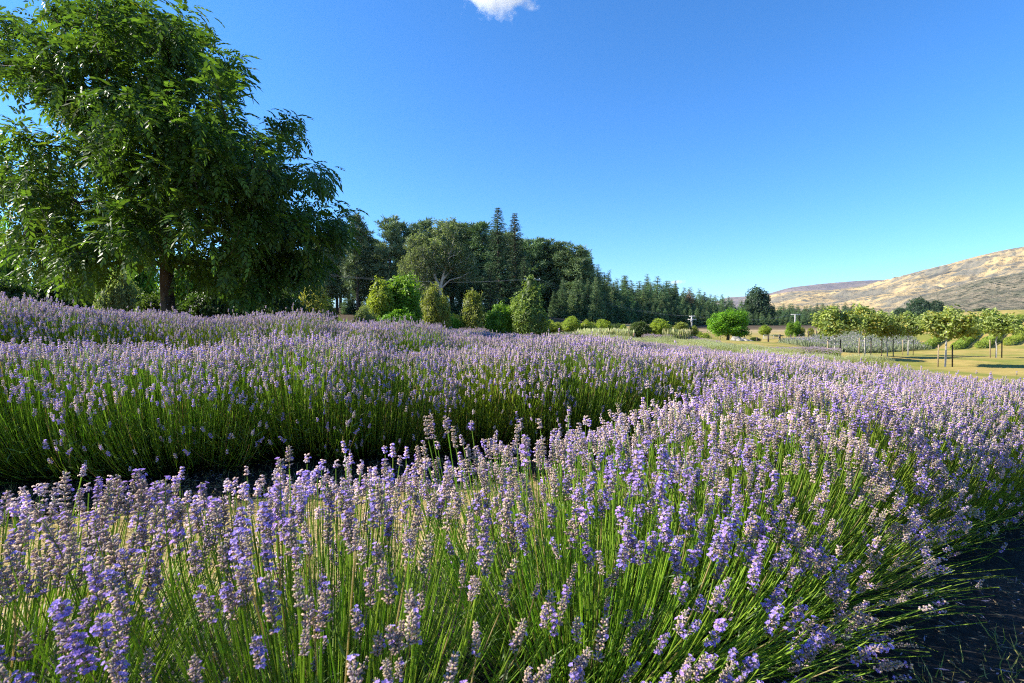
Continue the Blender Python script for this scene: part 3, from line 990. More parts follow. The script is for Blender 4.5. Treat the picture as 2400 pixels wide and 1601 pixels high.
# ------------------------------------------------------------------ the big tree
def big_tree():
    r = np.random.default_rng(11)
    D0 = 15.0; Z = .4846
    def zp(zx, zy, dy=0.0):
        return spot(zx * Z, D0 + dy, zy * Z)
    lob = [(330, 90, 190, 110), (520, 100, 150, 105), (700, 150, 120, 105), (860, 175, 100, 95), (985, 190, 60, 100), (55, 150, 70, 80), (20, 320, 60, 70), (190, 290, 140, 160),
           (420, 330, 200, 170), (640, 370, 200, 180), (860, 400, 180, 180), (1085, 380, 95, 115), (330, 490, 130, 110), (560, 560, 190, 150), (820, 600, 230, 170), (1030, 640, 150, 150),
           (1220, 690, 110, 105), (1385, 660, 80, 95), (125, 720, 75, 130), (330, 770, 150, 130), (560, 800, 180, 160), (800, 840, 200, 150), (1050, 850, 180, 150), (1270, 860, 130, 110),
           (40, 860, 80, 100), (1545, 850, 70, 60), (220, 950, 150, 120), (450, 1000, 180, 120), (700, 1040, 180, 110), (950, 1050, 180, 130), (1200, 1050, 170, 150), (1430, 1080, 150, 130),
           (1620, 1080, 85, 100), (140, 1180, 130, 140), (350, 1190, 130, 110), (300, 1340, 100, 80), (1100, 1220, 150, 100), (1350, 1260, 150, 110), (1500, 1270, 75, 90), (600, 1140, 120, 70),
           (1230, 1350, 130, 50), (60, 1320, 70, 80), (-120, 900, 90, 120), (-120, 250, 80, 90), (660, 1190, 130, 75), (900, 1200, 130, 80), (500, 1170, 120, 75), (1020, 1290, 130, 75), (1180, 1380, 120, 60), (430, 1290, 90, 70)]
    tips = []
    for zx, zy, rx, ry in lob:
        rx = max(25, rx - 42); ry = max(25, ry - 38)
        dh = 4.0 * math.sqrt(max(.08, 1 - ((zx - 780) / 980) ** 2 - ((zy - 760) / 860) ** 2))
        sparse = .55 if (zx, zy) in ((1385, 660), (1545, 850), (125, 720), (1220, 690)) else 1.0
        n = int((rx + 30) * (ry + 28) / 30000 * (12 + dh * 5.6) * sparse) + 3
        for _ in range(n):
            a = r.uniform(0, 2 * PI); q = r.random() ** .5
            dy = r.uniform(-1, 1) * dh
            tips.append(zp(zx + math.cos(a) * q * rx, zy + math.sin(a) * q * ry, dy))
    tips = np.array(tips)
    tips = tips[(fbm(tips, 6, 2, .62) > -.12) | ((tips[:, 0] > -8.5) & (tips[:, 2] < 5.2))]
    tr = [([zp(815, 1600), zp(813, 1480), zp(812, 1380), zp(812, 1300), zp(806, 1150), zp(800, 1000), zp(745, 800, -.1), zp(640, 620, -.3), zp(560, 500, -.2), zp(430, 340), zp(350, 180)], -1)]
    tr.append(([zp(865, 1265, .2), zp(935, 1205, .5), zp(1030, 1110, .6), zp(1160, 1000, .5), zp(1300, 920, .4)], 3))
    tr.append(([zp(835, 830, .5), zp(830, 620, .8), zp(835, 420, .9), zp(840, 250, .7)], 5))
    tr.append(([zp(690, 1010, -.4), zp(545, 960, -.8), zp(400, 985, -.9), zp(280, 1000, -.8)], 4))
    tr.append(([zp(880, 1000, -1.0), zp(960, 850, -1.8), zp(1040, 700, -2.2)], 5))
    tr.append(([zp(700, 900, 1.2), zp(560, 760, 2.0), zp(400, 650, 2.2)], 5))
    arr, par, cnt, ends, nt0 = skeleton(tr, tips, r, seg=.5, path_w=.2)
    base = arr[0].copy()
    arr = arr - base
    g1, g2 = limbs_geo(None, arr, par, cnt, .010, .46, .175, nt0, trunk_nodes=11, side=(10, 5))
    # flare at the foot
    g1.tube([(0, 0, -.3), (0, 0, .25), (0, 0, 1.0)], [.29, .21, .17], (1, 1, 1), 10)
    tpls = [leaf_pinnate(r, 4, .36, .155, .064, .8) for _ in range(6)]
    gl = put_leaves(tpls, arr, par, ends, r, 27, .21, simple_tint(.75, 1.25, .03), bias=(.35, 0, -.05), scale=(.8, 1.35))
    e = link('big_tree', None, loc=base)
    tag(e, 'large spreading broadleaf tree with a dark forked trunk behind the lavender', 'tree')
    link('trunk', g1.mesh('trunk', M_BARK, True), e); link('limbs', g2.mesh('limbs', M_BARK, True), e); link('crown', gl.mesh('crown', M_LEAF), e)


big_tree()


# ------------------------------------------------------------------ bushes
def bush_proto(seed, lobes, n, leaf, stems=4, cols=((.08, .13, .02), (.17, .23, .04)), h=1.0, trunk=None, core=.72):
    """unit-height shrub: leaves through lobes, an inner twiggy core and a few stems"""
    r = np.random.default_rng(seed)
    big = [tuple(np.array(l) + np.r_[r.normal(0, .035, 3), 0, 0, 0]) for l in lobes]
    lobes = [(x, y, z, a * r.uniform(.88, 1.12), b * r.uniform(.88, 1.12), c) for x, y, z, a, b, c in big]
    for _ in range(9):      # shoulders and bumps break the outline
        l = lobes[r.integers(len(big))]; dd = norm(r.normal(0, 1, (1, 3)) + np.array([0, 0, .3]))[0]
        q = r.uniform(.22, .42)
        lobes.append((l[0] + dd[0] * l[3] * .8, l[1] + dd[1] * l[4] * .8, max(.12, l[2] + dd[2] * l[5] * .8), l[3] * q, l[4] * q, l[5] * q))
    P, d = lobes_points(r, lobes, n, .6)
    P = P + fbm(P * 4, seed, 3)[:, None] * d * .15
    sh = r.random(n) < .07
    P[sh] += (d[sh] * .5 + np.array([0, 0, .5])) * r.uniform(.02, .13, (int(sh.sum()), 1))
    g = Geo()
    tpls = [leaf_simple(r, leaf, leaf * .5, .25, cols, 4) for _ in range(5)]
    B = basis(d * .6 + r.normal(0, .5, (n, 3)) + np.array([0, 0, .35]), r.uniform(0, 6.3, n))
    which = r.integers(0, 5, n)
    patch = (1 + .28 * fbm(P, seed + 3, 3, 5))[:, None] * r.uniform(.8, 1.2, (n, 1)) * np.ones((1, 3))
    for k in range(5):
        s = which == k
        g.stamp(tpls[k], B[s], P[s], r.uniform(.7, 1.3, int(s.sum())), tint=patch[s])
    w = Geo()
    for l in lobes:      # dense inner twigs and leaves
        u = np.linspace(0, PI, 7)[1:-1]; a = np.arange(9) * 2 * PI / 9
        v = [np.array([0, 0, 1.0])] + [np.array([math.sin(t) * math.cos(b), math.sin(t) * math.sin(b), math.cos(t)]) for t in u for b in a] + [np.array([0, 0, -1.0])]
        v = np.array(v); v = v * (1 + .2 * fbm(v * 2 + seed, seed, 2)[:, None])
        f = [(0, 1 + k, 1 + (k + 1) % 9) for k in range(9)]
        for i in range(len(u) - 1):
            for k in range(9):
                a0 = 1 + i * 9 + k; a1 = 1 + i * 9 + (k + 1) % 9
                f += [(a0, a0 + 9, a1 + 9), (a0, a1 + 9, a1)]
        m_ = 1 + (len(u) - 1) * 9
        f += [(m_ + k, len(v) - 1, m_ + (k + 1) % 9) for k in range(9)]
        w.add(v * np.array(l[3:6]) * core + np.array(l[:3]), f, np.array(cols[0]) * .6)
    t = Geo()
    zc = min(l[2] for l in lobes)
    if trunk:
        t.tube([(0, 0, -.1), (.01, 0, trunk * .6), (0, 0.01, trunk + .2)], [.022, .018, .012], (1, 1, 1), 6)
    else:
        for k in range(stems):
            a = r.uniform(0, 6.3); q = r.uniform(.05, .2)
            t.tube([(math.cos(a) * .04, math.sin(a) * .04, -.08), (math.cos(a) * q * .6, math.sin(a) * q * .6, .25), (math.cos(a) * q, math.sin(a) * q, .55)], [.02, .014, .008], (1, 1, 1), 5)
    return g.mesh('foliage', M_BUSH), w.mesh('inner_foliage', M_BUSH, True), t.mesh('stem', M_BARK, True)


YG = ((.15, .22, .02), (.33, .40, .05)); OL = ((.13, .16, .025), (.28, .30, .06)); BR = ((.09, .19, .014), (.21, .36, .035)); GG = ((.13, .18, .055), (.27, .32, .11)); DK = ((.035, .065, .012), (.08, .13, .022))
GB = ((.24, .26, .04), (.34, .33, .06))
ROUND = [(0, 0, .52, .5, .5, .5), (.2, .1, .42, .34, .34, .4), (-.22, -.1, .4, .34, .34, .38), (0.05, -.2, .62, .34, .34, .36)]
OVAL = [(0, 0, .50, .29, .29, .5), (.07, .03, .36, .25, .25, .34), (-.06, -.04, .66, .23, .23, .33)]
COLUMN = [(0, 0, .5, .2, .2, .5), (.03, 0, .3, .19, .19, .3), (-.02, .02, .72, .16, .16, .28)]
MOUND = [(0, 0, .40, .62, .62, .52), (.35, .1, .34, .42, .42, .42), (-.38, -.05, .36, .42, .42, .44), (.05, .3, .45, .4, .4, .5)]
PEAR = [(0, 0, .36, .22, .22, .24), (0, 0, .55, .17, .17, .26), (.01, 0, .76, .09, .09, .2), (.06, .04, .42, .17, .17, .18)]
BP = {}
for nm, lb, cl, n_, lf, tk in (('round', ROUND, BR, 2600, .075, None), ('roundy', ROUND, YG, 2600, .07, None), ('oval', OVAL, OL, 2400, .045, None), ('ovalb', OVAL, BR, 2400, .05, None),
                               ('ovaly', OVAL, YG, 2400, .045, None), ('column', COLUMN, OL, 2200, .035, None), ('mound', MOUND, YG, 2600, .07, None), ('moundg', MOUND, GG, 2600, .06, None),
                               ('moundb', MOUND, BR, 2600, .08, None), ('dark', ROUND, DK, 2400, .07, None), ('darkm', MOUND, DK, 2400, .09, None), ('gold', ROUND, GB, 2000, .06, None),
                               ('pear', PEAR, ((.10, .16, .03), (.22, .28, .07)), 2200, .04, .2), ('lolly', [(0, 0, .62, .2, .2, .36), (.03, .03, .5, .18, .18, .26)], OL, 1800, .04, .35)):
    BP[nm] = bush_proto(sum(map(ord, nm)), lb, n_, lf, cols=cl, trunk=tk)


def bush(kind, px0, px1, top, D, label, cat='bush', base=None, group=None, name='shrub', rz=None, wscale=1.0):
    """a shrub that reaches from px0 to px1 and up to top when seen at D metres"""
    px = (px0 + px1) / 2; x = (px - 1200) / F * D
    g0 = h1(x, D)
    H = (HZ - top) / F * D - g0
    wid = {'round': 1.06, 'roundy': 1.06, 'dark': 1.06, 'gold': 1.06, 'oval': .6, 'ovalb': .6, 'ovaly': .6, 'column': .42, 'mound': 1.5, 'moundg': 1.5, 'moundb': 1.5, 'darkm': 1.5, 'pear': .46, 'lolly': .42}[kind]
    W = (px1 - px0) / F * D / wid * wscale
    rr = random.Random(int(px * 7 + D))
    e = link(name, None, loc=(x, D, g0), rot=(0, 0, rr.uniform(0, 6.3) if rz is None else rz), scale=(W, W, H * 1.0))
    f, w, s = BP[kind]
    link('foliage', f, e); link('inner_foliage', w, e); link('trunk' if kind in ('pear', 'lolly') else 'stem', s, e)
    return tag(e, label, cat, group)


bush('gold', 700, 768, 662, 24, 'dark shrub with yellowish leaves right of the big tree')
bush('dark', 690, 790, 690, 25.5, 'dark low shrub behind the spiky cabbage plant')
bush('moundg', 826, 890, 712, 24, 'small grey-green bush between the spiky plant and taller bushes')
bush('ovaly', 858, 922, 657, 27, 'tall olive-yellow bush left of the bright green one')
bush('ovalb', 905, 985, 649, 28, 'tall bright green bush, the largest of the mid-field bushes')
bush('moundb', 880, 985, 722, 26.5, 'low dark-based green bush at the foot of the tall bright bush')
bush('column', 984, 1030, 674, 26, 'slim olive column bush in the middle of the field edge')
bush('lolly', 1024, 1058, 682, 26.5, 'narrow small tree on a bare stem beside the olive column bush', 'tree', name='small_tree')
bush('moundb', 1022, 1090, 737, 28, 'low bright green bush between the stemmed small tree and oval bush')
bush('oval', 1076, 1134, 688, 28, 'oval olive bush in front of the eucalyptus')
bush('round', 1130, 1198, 716, 28.5, 'round bright green bush left of the young pear-shaped tree')
bush('roundy', 1184, 1232, 716, 31, 'pale yellow-green bush behind the young pear-shaped tree')
bush('pear', 1205, 1284, 634, 28, 'young pear-shaped tree with light green leaves before the power pole', 'tree', name='young_tree')
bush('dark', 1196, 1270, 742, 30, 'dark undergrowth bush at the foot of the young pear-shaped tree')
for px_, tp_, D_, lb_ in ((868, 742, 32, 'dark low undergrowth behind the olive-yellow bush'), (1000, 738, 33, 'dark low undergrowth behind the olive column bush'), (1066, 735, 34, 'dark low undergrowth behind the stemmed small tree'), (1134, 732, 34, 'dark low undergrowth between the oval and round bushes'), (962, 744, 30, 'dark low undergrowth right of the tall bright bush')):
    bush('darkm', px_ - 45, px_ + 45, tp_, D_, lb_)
HG = 'clipped rounded bushes along the far field edge'
bush('mound', 1262, 1322, 750, 52, 'first rounded bush right of the young tree, in the far hedge line', group=HG)
bush('roundy', 1318, 1362, 746, 52, 'second rounded bush right of the young tree, the tallest of the hedge line', group=HG)
bush('mound', 1356, 1398, 750, 53, 'third rounded bush right of the young tree, in the far hedge line', group=HG)
bush('roundy', 1390, 1436, 753, 54, 'fourth rounded bush right of the young tree, behind the tall pale grass', group=HG)
bush('dark', 1428, 1462, 758, 58, 'dark bush behind the tall pale grass')
bush('ovaly', 1452, 1472, 761, 57, 'small light green bush between two dark ones behind the person')
bush('darkm', 1470, 1528, 752, 60, 'dark glossy bush just right of the crouching person')
bush('roundy', 1518, 1572, 752, 62, 'round yellow-green bush right of the dark glossy one')
bush('dark', 1562, 1588, 770, 63, 'small dark bush between the yellow-green and olive bushes')
bush('oval', 1578, 1618, 757, 64, 'olive bush left of the power pole with two crossarms')
bush('column', 1614, 1632, 765, 64, 'thin brownish bush at the foot of the power pole', wscale=1.1)
bush('mound', 1628, 1666, 777, 66, 'low yellowish bush left of the bright round tree')
bush('ovaly', 1781, 1806, 763, 98, 'olive bush on the bank right of the bright round tree')
bush('ovalb', 1841, 1860, 757, 104, 'left one of two oval bushes below the far power pole')
bush('ovalb', 1859, 1877, 754, 105, 'right one of two oval bushes below the far power pole')
bush('column', 1875, 1886, 768, 104, 'thin dark bush right of the two oval bushes')
bush('lolly', 1892, 1908, 767, 100, 'small stemmed tree by the fence, left of the staked trees', 'tree', name='small_tree')
bush('moundg', 1806, 1842, 784, 96, 'low grey-green plants on the bank behind the wire pen')
bush('darkm', 1757, 1782, 790, 84, 'low dark brown bush behind the pale boulders')
bush('darkm', 1762, 1776, 807, 72, 'very small dark clump on the dry lawn by the fence')
# undergrowth beneath and behind the big tree
UG = 'dark shrubs under the big tree'
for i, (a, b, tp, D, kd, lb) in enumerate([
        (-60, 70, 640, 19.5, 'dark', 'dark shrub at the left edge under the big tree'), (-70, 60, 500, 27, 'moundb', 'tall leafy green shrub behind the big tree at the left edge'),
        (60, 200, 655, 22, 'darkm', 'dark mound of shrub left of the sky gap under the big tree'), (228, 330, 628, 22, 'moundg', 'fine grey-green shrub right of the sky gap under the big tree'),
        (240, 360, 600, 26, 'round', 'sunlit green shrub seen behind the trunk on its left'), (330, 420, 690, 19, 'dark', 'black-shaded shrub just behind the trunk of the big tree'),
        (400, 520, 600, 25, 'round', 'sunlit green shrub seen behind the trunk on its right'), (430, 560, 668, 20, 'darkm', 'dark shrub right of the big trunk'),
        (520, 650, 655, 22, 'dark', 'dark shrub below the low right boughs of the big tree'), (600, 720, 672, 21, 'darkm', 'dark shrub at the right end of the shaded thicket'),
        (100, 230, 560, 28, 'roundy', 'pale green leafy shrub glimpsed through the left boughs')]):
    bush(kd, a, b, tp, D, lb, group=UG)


# ------------------------------------------------------------------ spiky plant
def spiky():
    r = np.random.default_rng(5)
    D = 22; x = (802 - 1200) / F * D; z = h1(x, D)
    g = Geo(); n = 170
    a = r.uniform(0, 6.3, n); el = np.arcsin(r.uniform(.05, 1, n))
    d = np.stack([np.cos(a) * np.cos(el), np.sin(a) * np.cos(el), np.sin(el)], 1)
    p = d * .05 + np.array([0, 0, .55]); L = r.uniform(.65, .95, n)
    B = basis(d); side = B[:, :, 0]
    w = .028
    q1 = p + d * (L * .5)[:, None]; q2 = p + d * L[:, None] - np.array([0, 0, 1]) * (L * .22 * np.cos(el))[:, None]
    v = np.stack([p + side * w * .5, p - side * w * .5, q1 + side * w, q1 - side * w, q2], 1)
    f = np.array([(0, 1, 3), (0, 3, 2), (2, 3, 4)])[None] + (np.arange(n) * 5)[:, None, None]
    c = (np.array([.15, .24, .035])[None] * r.uniform(.7, 1.3, (n, 1)))[:, None].repeat(5, 1)
    g.add(v.reshape(-1, 3), f.reshape(-1, 3), c.reshape(-1, 3))
    t = Geo(); t.tube([(0, 0, -.1), (0, 0, .3), (0, 0, .62)], [.09, .08, .06], (1, 1, 1), 7)
    e = link('spiky_plant', None, loc=(x, D, z))
    link('leaf_rosette', g.mesh('leaf_rosette', M_BUSH), e); link('trunk', t.mesh('trunk', M_BARK, True), e)
    tag(e, 'spiky cabbage tree rosette standing behind the lavender', 'plant')


spiky()


# ------------------------------------------------------------------ conifers
def tuft(r, n=14, ln=.5, w=.07, up=.4, cols=((.055, .10, .045), (.19, .26, .12))):
    d = norm(r.normal(0, 1, (n, 3)) + np.array([0, 0, up]))
    g = Geo(); k = r.random((n, 1))
    blades_geo(g, d * ln * .1, d, r.uniform(.7, 1.2, n) * ln, w, np.array(cols[0]) * (1 - k) + np.array(cols[1]) * k, r, .15)
    return g.tpl()


def spray(r, n=12, ln=.8, w=.09, cols=((.03, .065, .028), (.10, .155, .065)), droop=.35):
    """flat drooping conifer spray along +z"""
    g = Geo()
    s = r.uniform(.05, 1, n); sd = np.where(np.arange(n) % 2, 1, -1)
    p = np.stack([0 * s, -droop * s * s * ln, s * ln], 1)
    d = np.stack([sd * .8, -droop * 1.2 + r.normal(0, .15, n), .7 + 0 * s], 1)
    k = r.random((n, 1))
    blades_geo(g, p, d, ln * .45 * (1.15 - s * .6), w, np.array(cols[0]) * (1 - k) + np.array(cols[1]) * k, r, .1)
    return g.tpl()


def conifer(seed, kind):
    """unit-height conifer"""
    r = np.random.default_rng(seed)
    S = 20.0                          # modelled 20 m high, then scaled to 1
    tr, lm, fo = Geo(), Geo(), Geo()
    lean = r.normal(0, .25, 2)
    def ax(z):
        s = z / S
        return np.array([lean[0] * s * s * 2 + .15 * math.sin(s * 5 + seed), lean[1] * s * s * 2 + .12 * math.cos(s * 4), z])
    zs = np.linspace(0, S * .97, 10)
    tr.tube([ax(z) for z in zs], [.30 * (1 - z / S) + .04 for z in zs], (1, 1, 1), 7)
    P = []; D = []; SZ = []
    if kind == 'pine':
        z = S * r.uniform(.16, .30)
        while z < S * .97:
            s = max(0, (z / S - .2) / .8)
            R0 = (2.9 * (1 - s) ** .6 + .7) * r.uniform(.8, 1.15) * (.75 + .25 * min(1, s * 6))
            for a in r.uniform(0, 6.3) + np.arange(r.integers(3, 6)) * 2 * PI / 4.5 + r.normal(0, .3, 1):
                if r.random() < .12: continue
                L = R0 * r.uniform(.55, 1.1); el = r.uniform(.05, .45) + s * .3
                d = np.array([math.cos(a) * math.cos(el), math.sin(a) * math.cos(el), math.sin(el)])
                b = ax(z); e = b + d * L
                lm.tube([b, b + d * L * .5 + np.array([0, 0, -.1]), e], [.07, .05, .02], (1, 1, 1), 3, cap=False)
                k = int(4 + L * 3.6)
                q = r.uniform(.35, 1.05, k)[:, None]
                P.append(b + d * L * q + r.normal(0, .34, (k, 3)) * np.array([1, 1, .4])); D.append(d + np.array([0, 0, .5]) + r.normal(0, .4, (k, 3))); SZ.append(r.uniform(.75, 1.3, k))
            z += r.uniform(.75, 1.35)
        # dead lower sticks
        for z in np.linspace(S * .1, S * .36, 12):
            a = r.uniform(0, 6.3); L = r.uniform(.6, 1.7)
            lm.tube([ax(z), ax(z) + np.array([math.cos(a) * L, math.sin(a) * L, r.uniform(-.2, .3)])], [.035, .01], (1, 1, 1), 3, cap=False)
        tp = [tuft(r, 15, .85, .13) for _ in range(4)]
    elif kind == 'fir':
        z = S * .03
        while z < S * .985:
            s = z / S
            R0 = (3.9 * (1 - s) ** .72 * (.85 + .2 * math.sin(s * 11 + seed)) + .1)
            for a in r.uniform(0, 6.3) + np.arange(6) * 2 * PI / 6 + r.normal(0, .25, 6):
                L = R0 * r.uniform(.6, 1.15); el = -.25 + s * .45 + r.normal(0, .12)
                d = np.array([math.cos(a) * math.cos(el), math.sin(a) * math.cos(el), math.sin(el)])
                b = ax(z)
                tipd = np.array([0, 0, .18 * L])
                lm.tube([b, b + d * L * .6, b + d * L + tipd], [.05, .03, .01], (1, 1, 1), 3, cap=False)
                k = int(3 + L * 5)
                q = r.uniform(.15, 1.0, k)[:, None]
                P.append(b + d * L * q + tipd * q ** 2); sd = np.array([-math.sin(a), math.cos(a), 0]) * r.choice([-1, 1], k)[:, None]
                D.append(d + sd * r.uniform(.2, .9, (k, 1)) + np.array([0, 0, -.25]) + r.normal(0, .2, (k, 3))); SZ.append(r.uniform(.7, 1.2, k) * (.4 + .65 * (1 - s)))
            z += r.uniform(.38, .6) * (1 - .35 * s)
        tp = [spray(r, 12, .85, .12) for _ in range(4)]
    else:                                 # plantation tree, broad young cone
        z = S * .02
        while z < S * .99:
            s = z / S
            R0 = 4.3 * (1 - s) ** .85 * r.uniform(.8, 1.1) + .25
            for a in r.uniform(0, 6.3) + np.arange(6) * 2 * PI / 6 + r.normal(0, .25, 6):
                L = R0 * r.uniform(.6, 1.15); el = r.uniform(.1, .5) + s * .4
                d = np.array([math.cos(a) * math.cos(el), math.sin(a) * math.cos(el), math.sin(el)])
                b = ax(z)
                k = int(2 + L * 2.2)
                q = r.uniform(.3, 1.0, k)[:, None]
                P.append(b + d * L * q + r.normal(0, .2, (k, 3))); D.append(d + np.array([0, 0, .6]) + r.normal(0, .3, (k, 3))); SZ.append(r.uniform(.9, 1.5, k) * (.22 + .85 * (1 - s)))
                lm.tube([b, b + d * L], [.06, .02], (1, 1, 1), 3, cap=False)
            z += r.uniform(.75, 1.15)
        tp = [tuft(r, 11, .95, .17, .5, ((.06, .115, .05), (.17, .25, .10))) for _ in range(4)]
    P = np.vstack(P); D = norm(np.vstack(D)); SZ = np.concatenate(SZ)
    w = r.integers(0, 4, len(P))
    tint = (1 + .35 * fbm(P, seed, 2, .5))[:, None] * r.uniform(.75, 1.25, (len(P), 1)) * np.ones((1, 3))
    for k in range(4):
        s = w == k
        fo.stamp(tp[k], basis(D[s], r.uniform(0, 6.3, int(s.sum())) if kind != 'fir' else r.normal(0, .3, int(s.sum()))), P[s], SZ[s], tint=tint[s])
    for gg in (tr, lm, fo):
        gg.V = [v / S for v in gg.V]
    return tr.mesh('trunk', M_BARK, True), lm.mesh('limbs', M_BARK, True), fo.mesh('crown', M_NEEDLE)


PINES = [conifer(500 + i, 'pine') for i in range(5)]
FIRS = [conifer(520 + i, 'fir') for i in range(3)]
YOUNG = [conifer(540 + i, 'cone') for i in range(4)]
M_RUST = leafy('dead_needle', trans=.1, rough=.8, spec=.1, var=.1)
RUST = []
for a_, b_, c_ in YOUNG[:1]:
    m2 = c_.copy(); m2.name = 'dead_crown'
    m2.materials.clear(); m2.materials.append(M_RUST)
    at_ = m2.color_attributes['Col']; n_ = len(at_.data)
    buf = np.zeros(n_ * 4, np.float32); at_.data.foreach_get('color', buf); buf = buf.reshape(-1, 4)
    lum = buf[:, :3].mean(1, keepdims=True)
    buf[:, :3] = lum * np.array([2.1, 1.15, .75]); at_.data.foreach_set('color', buf.ravel())
    RUST.append((a_, b_, m2))


def conif(protos, k, px, top, D, label, group=None, width=1.0, name='pine_tree', parts=True, cat='tree', seed=0):
    x = (px - 1200) / F * D
    g0 = h1(x, D); H = (HZ - top) / F * D - g0
    e = link(name, None, loc=(x, D, g0), rot=(0, 0, (px * 1.7 + D) % 6.28), scale=(H * width, H * width, H))
    t, l, c = protos[k % len(protos)]
    link('trunk', t, e)
    if parts:
        link('limbs', l, e)
    link('crown', c, e)
    return tag(e, label, cat, group)


WG = 'tall pines of the dark wood'
rw = random.Random(3)
# the wood's skyline, tree by tree
front = [(760, 560, 96), (790, 535, 98), (838, 512, 94), (868, 545, 100), (913, 510, 96), (944, 518, 100), (974, 530, 104), (1001, 524, 106), (1035, 520, 108), (1058, 526, 112), (1078, 519, 110),
         (1105, 530, 108), (1128, 528, 106), (1150, 545, 112), (1247, 560, 106), (1268, 566, 110), (1285, 564, 108), (1308, 585, 112), (1326, 571, 106), (1350, 578, 104), (1368, 600, 108), (1230, 565, 114)]
for i, (px, tp, D) in enumerate(front):
    conif(PINES, i, px, tp, D, 'tall dark pine on the front skyline of the wood', 'front skyline pines of the wood', width=rw.uniform(.95, 1.35) * (1.25 if px > 1240 else 1))
for i in range(24):
    px = 740 + i * 27 + rw.uniform(-8, 8); D = rw.uniform(114, 135)
    conif(PINES, i + 2, px, rw.uniform(545, 585) if px < 1240 else rw.uniform(585, 615), D, 'tall dark pine in the wood behind the mid-field bushes', WG, width=rw.uniform(1.1, 1.5))
for i, px in enumerate(np.linspace(560, 740, 7)):
    conif(PINES, i, px, rw.uniform(555, 600), rw.uniform(98, 112), 'tall dark pine half hidden behind the big tree', 'pines behind the big tree', width=1.1)
for i, px in enumerate(np.linspace(0, 520, 10)):
    conif(YOUNG, i, px, rw.uniform(600, 660), rw.uniform(90, 110), 'dark conifer glimpsed through gaps below the big tree', 'conifers beyond the big tree', width=.9)
# lower conifers close the foot of the wood's right side
for i in range(14):
    px = 1285 + i * 11 + rw.uniform(-5, 5)
    conif(YOUNG, i, px, rw.uniform(640, 690), rw.uniform(96, 108), 'dark young conifer along the shaded foot of the wood', 'young conifers at the foot of the wood', width=1.1, parts=False)
for i in range(36):
    px = 735 + i * 16 + rw.uniform(-6, 6)
    conif(YOUNG, i, px, rw.uniform(672, 715), rw.uniform(88, 125), 'low dark conifer in the shade between the trunks of the wood', 'low conifers inside the wood', width=1.7, parts=False, name='conifer')
conif(FIRS, 0, 1171, 484, 92, 'tall spruce with a pointed tip, the highest tree of the wood', name='spruce_tree', width=1.05)
conif(FIRS, 1, 1207, 497, 95, 'second pointed spruce, its tip bent, right of the highest one', name='spruce_tree', width=1.0)
conif(FIRS, 2, 1150, 620, 84, 'low broad spruce in front of the tall pointed spruce', name='spruce_tree', width=1.5)
conif(FIRS, 0, 1226, 600, 90, 'dark broad spruce at the right foot of the twin spruces', name='spruce_tree', width=1.4)
# plantation on the slope
PG = 'plantation conifers on the slope'
sky_pts = np.array([(1376, 615), (1400, 621), (1420, 635), (1445, 655), (1468, 646), (1490, 660), (1517, 645), (1551, 656), (1581, 660), (1617, 675), (1647, 678), (1676, 687), (1694, 694), (1718, 703), (1760, 712), (1810, 714), (1855, 711), (1900, 714), (1985, 713), (2021, 720), (2080, 738)])
dep_pts = np.array([(1376, 128), (1450, 145), (1550, 175), (1700, 235), (1800, 290), (1900, 320), (2080, 360)])
for row, (fr, dn) in enumerate(((0.0, 1.0), (.22, .94), (.45, .88), (.66, .82), (.84, .77))):
    px = 1372 + row * 5
    while px < 2075:
        D = np.interp(px, dep_pts[:, 0], dep_pts[:, 1]) * dn
        sk = np.interp(px, sky_pts[:, 0], sky_pts[:, 1])
        base = 757
        tp = sk + (base - sk) * fr * .72 + rw.uniform(-4, 7)
        stp = 15 if px < 1700 else 13
        rust = row in (1, 2, 3) and rw.random() < .035
        conif(RUST if rust else YOUNG, rw.randrange(9), px, tp, D * rw.uniform(.98, 1.02),
              'rust-brown dead conifer among the green plantation trees' if rust else 'green conifer in the plantation on the slope below the skyline' if row else 'conifer on the skyline of the plantation right of the wood',
              'dead conifers in the plantation' if rust else PG if row else 'skyline conifers of the plantation', width=rw.uniform(1.5, 2.2), name='conifer', parts=False)
        px += stp * rw.uniform(.8, 1.25)
for px, tp, k in ((1400, 621, 0), (1420, 634, 1), (1468, 645, 2), (1517, 644, 3), (1581, 659, 0)):
    conif(YOUNG, k, px, tp, 135 + (px - 1400) * .2, 'taller pointed conifer standing out on the plantation skyline', 'tall conifers on the plantation skyline', name='conifer', parts=False, width=1.1)


# ------------------------------------------------------------------ broadleaf trees further off
def lobed_tree(seed, lobes, trunk_pts, ntips, per, leaf, cols, bark, r_tip, rmax, spread, droop=.3, nleaf=3, path_w=.25, warm=.0, bias=(0, 0, .25)):
    r = np.random.default_rng(seed)
    P, d = lobes_points(r, lobes, ntips, .45)
    arr, par, cnt, ends, nt0 = skeleton(trunk_pts, P, r, seg=.35, path_w=path_w)
    g1, g2 = limbs_geo(None, arr, par, cnt, r_tip, .5, rmax, nt0, trunk_nodes=len(trunk_pts[0][0]), side=(7, 4))
    tpls = [leaf_simple(r, leaf, leaf * .52, droop, cols, nleaf) for _ in range(6)]
    gl = put_leaves(tpls, arr, par, ends, r, per, spread, simple_tint(.75, 1.25, warm), bias=bias, scale=(.75, 1.3))
    return g1.mesh('trunk', bark, True), g2.mesh('limbs', bark, True), gl.mesh('crown', M_LEAF)


def plant(meshes, name, loc, rz, sc, label, group=None):
    e = link(name, None, loc=loc, rot=(0, 0, rz), scale=sc)
    for nm, me in zip(('trunk', 'limbs', 'crown'), meshes):
        link(nm, me, e)
    return tag(e, label, 'tree', group)


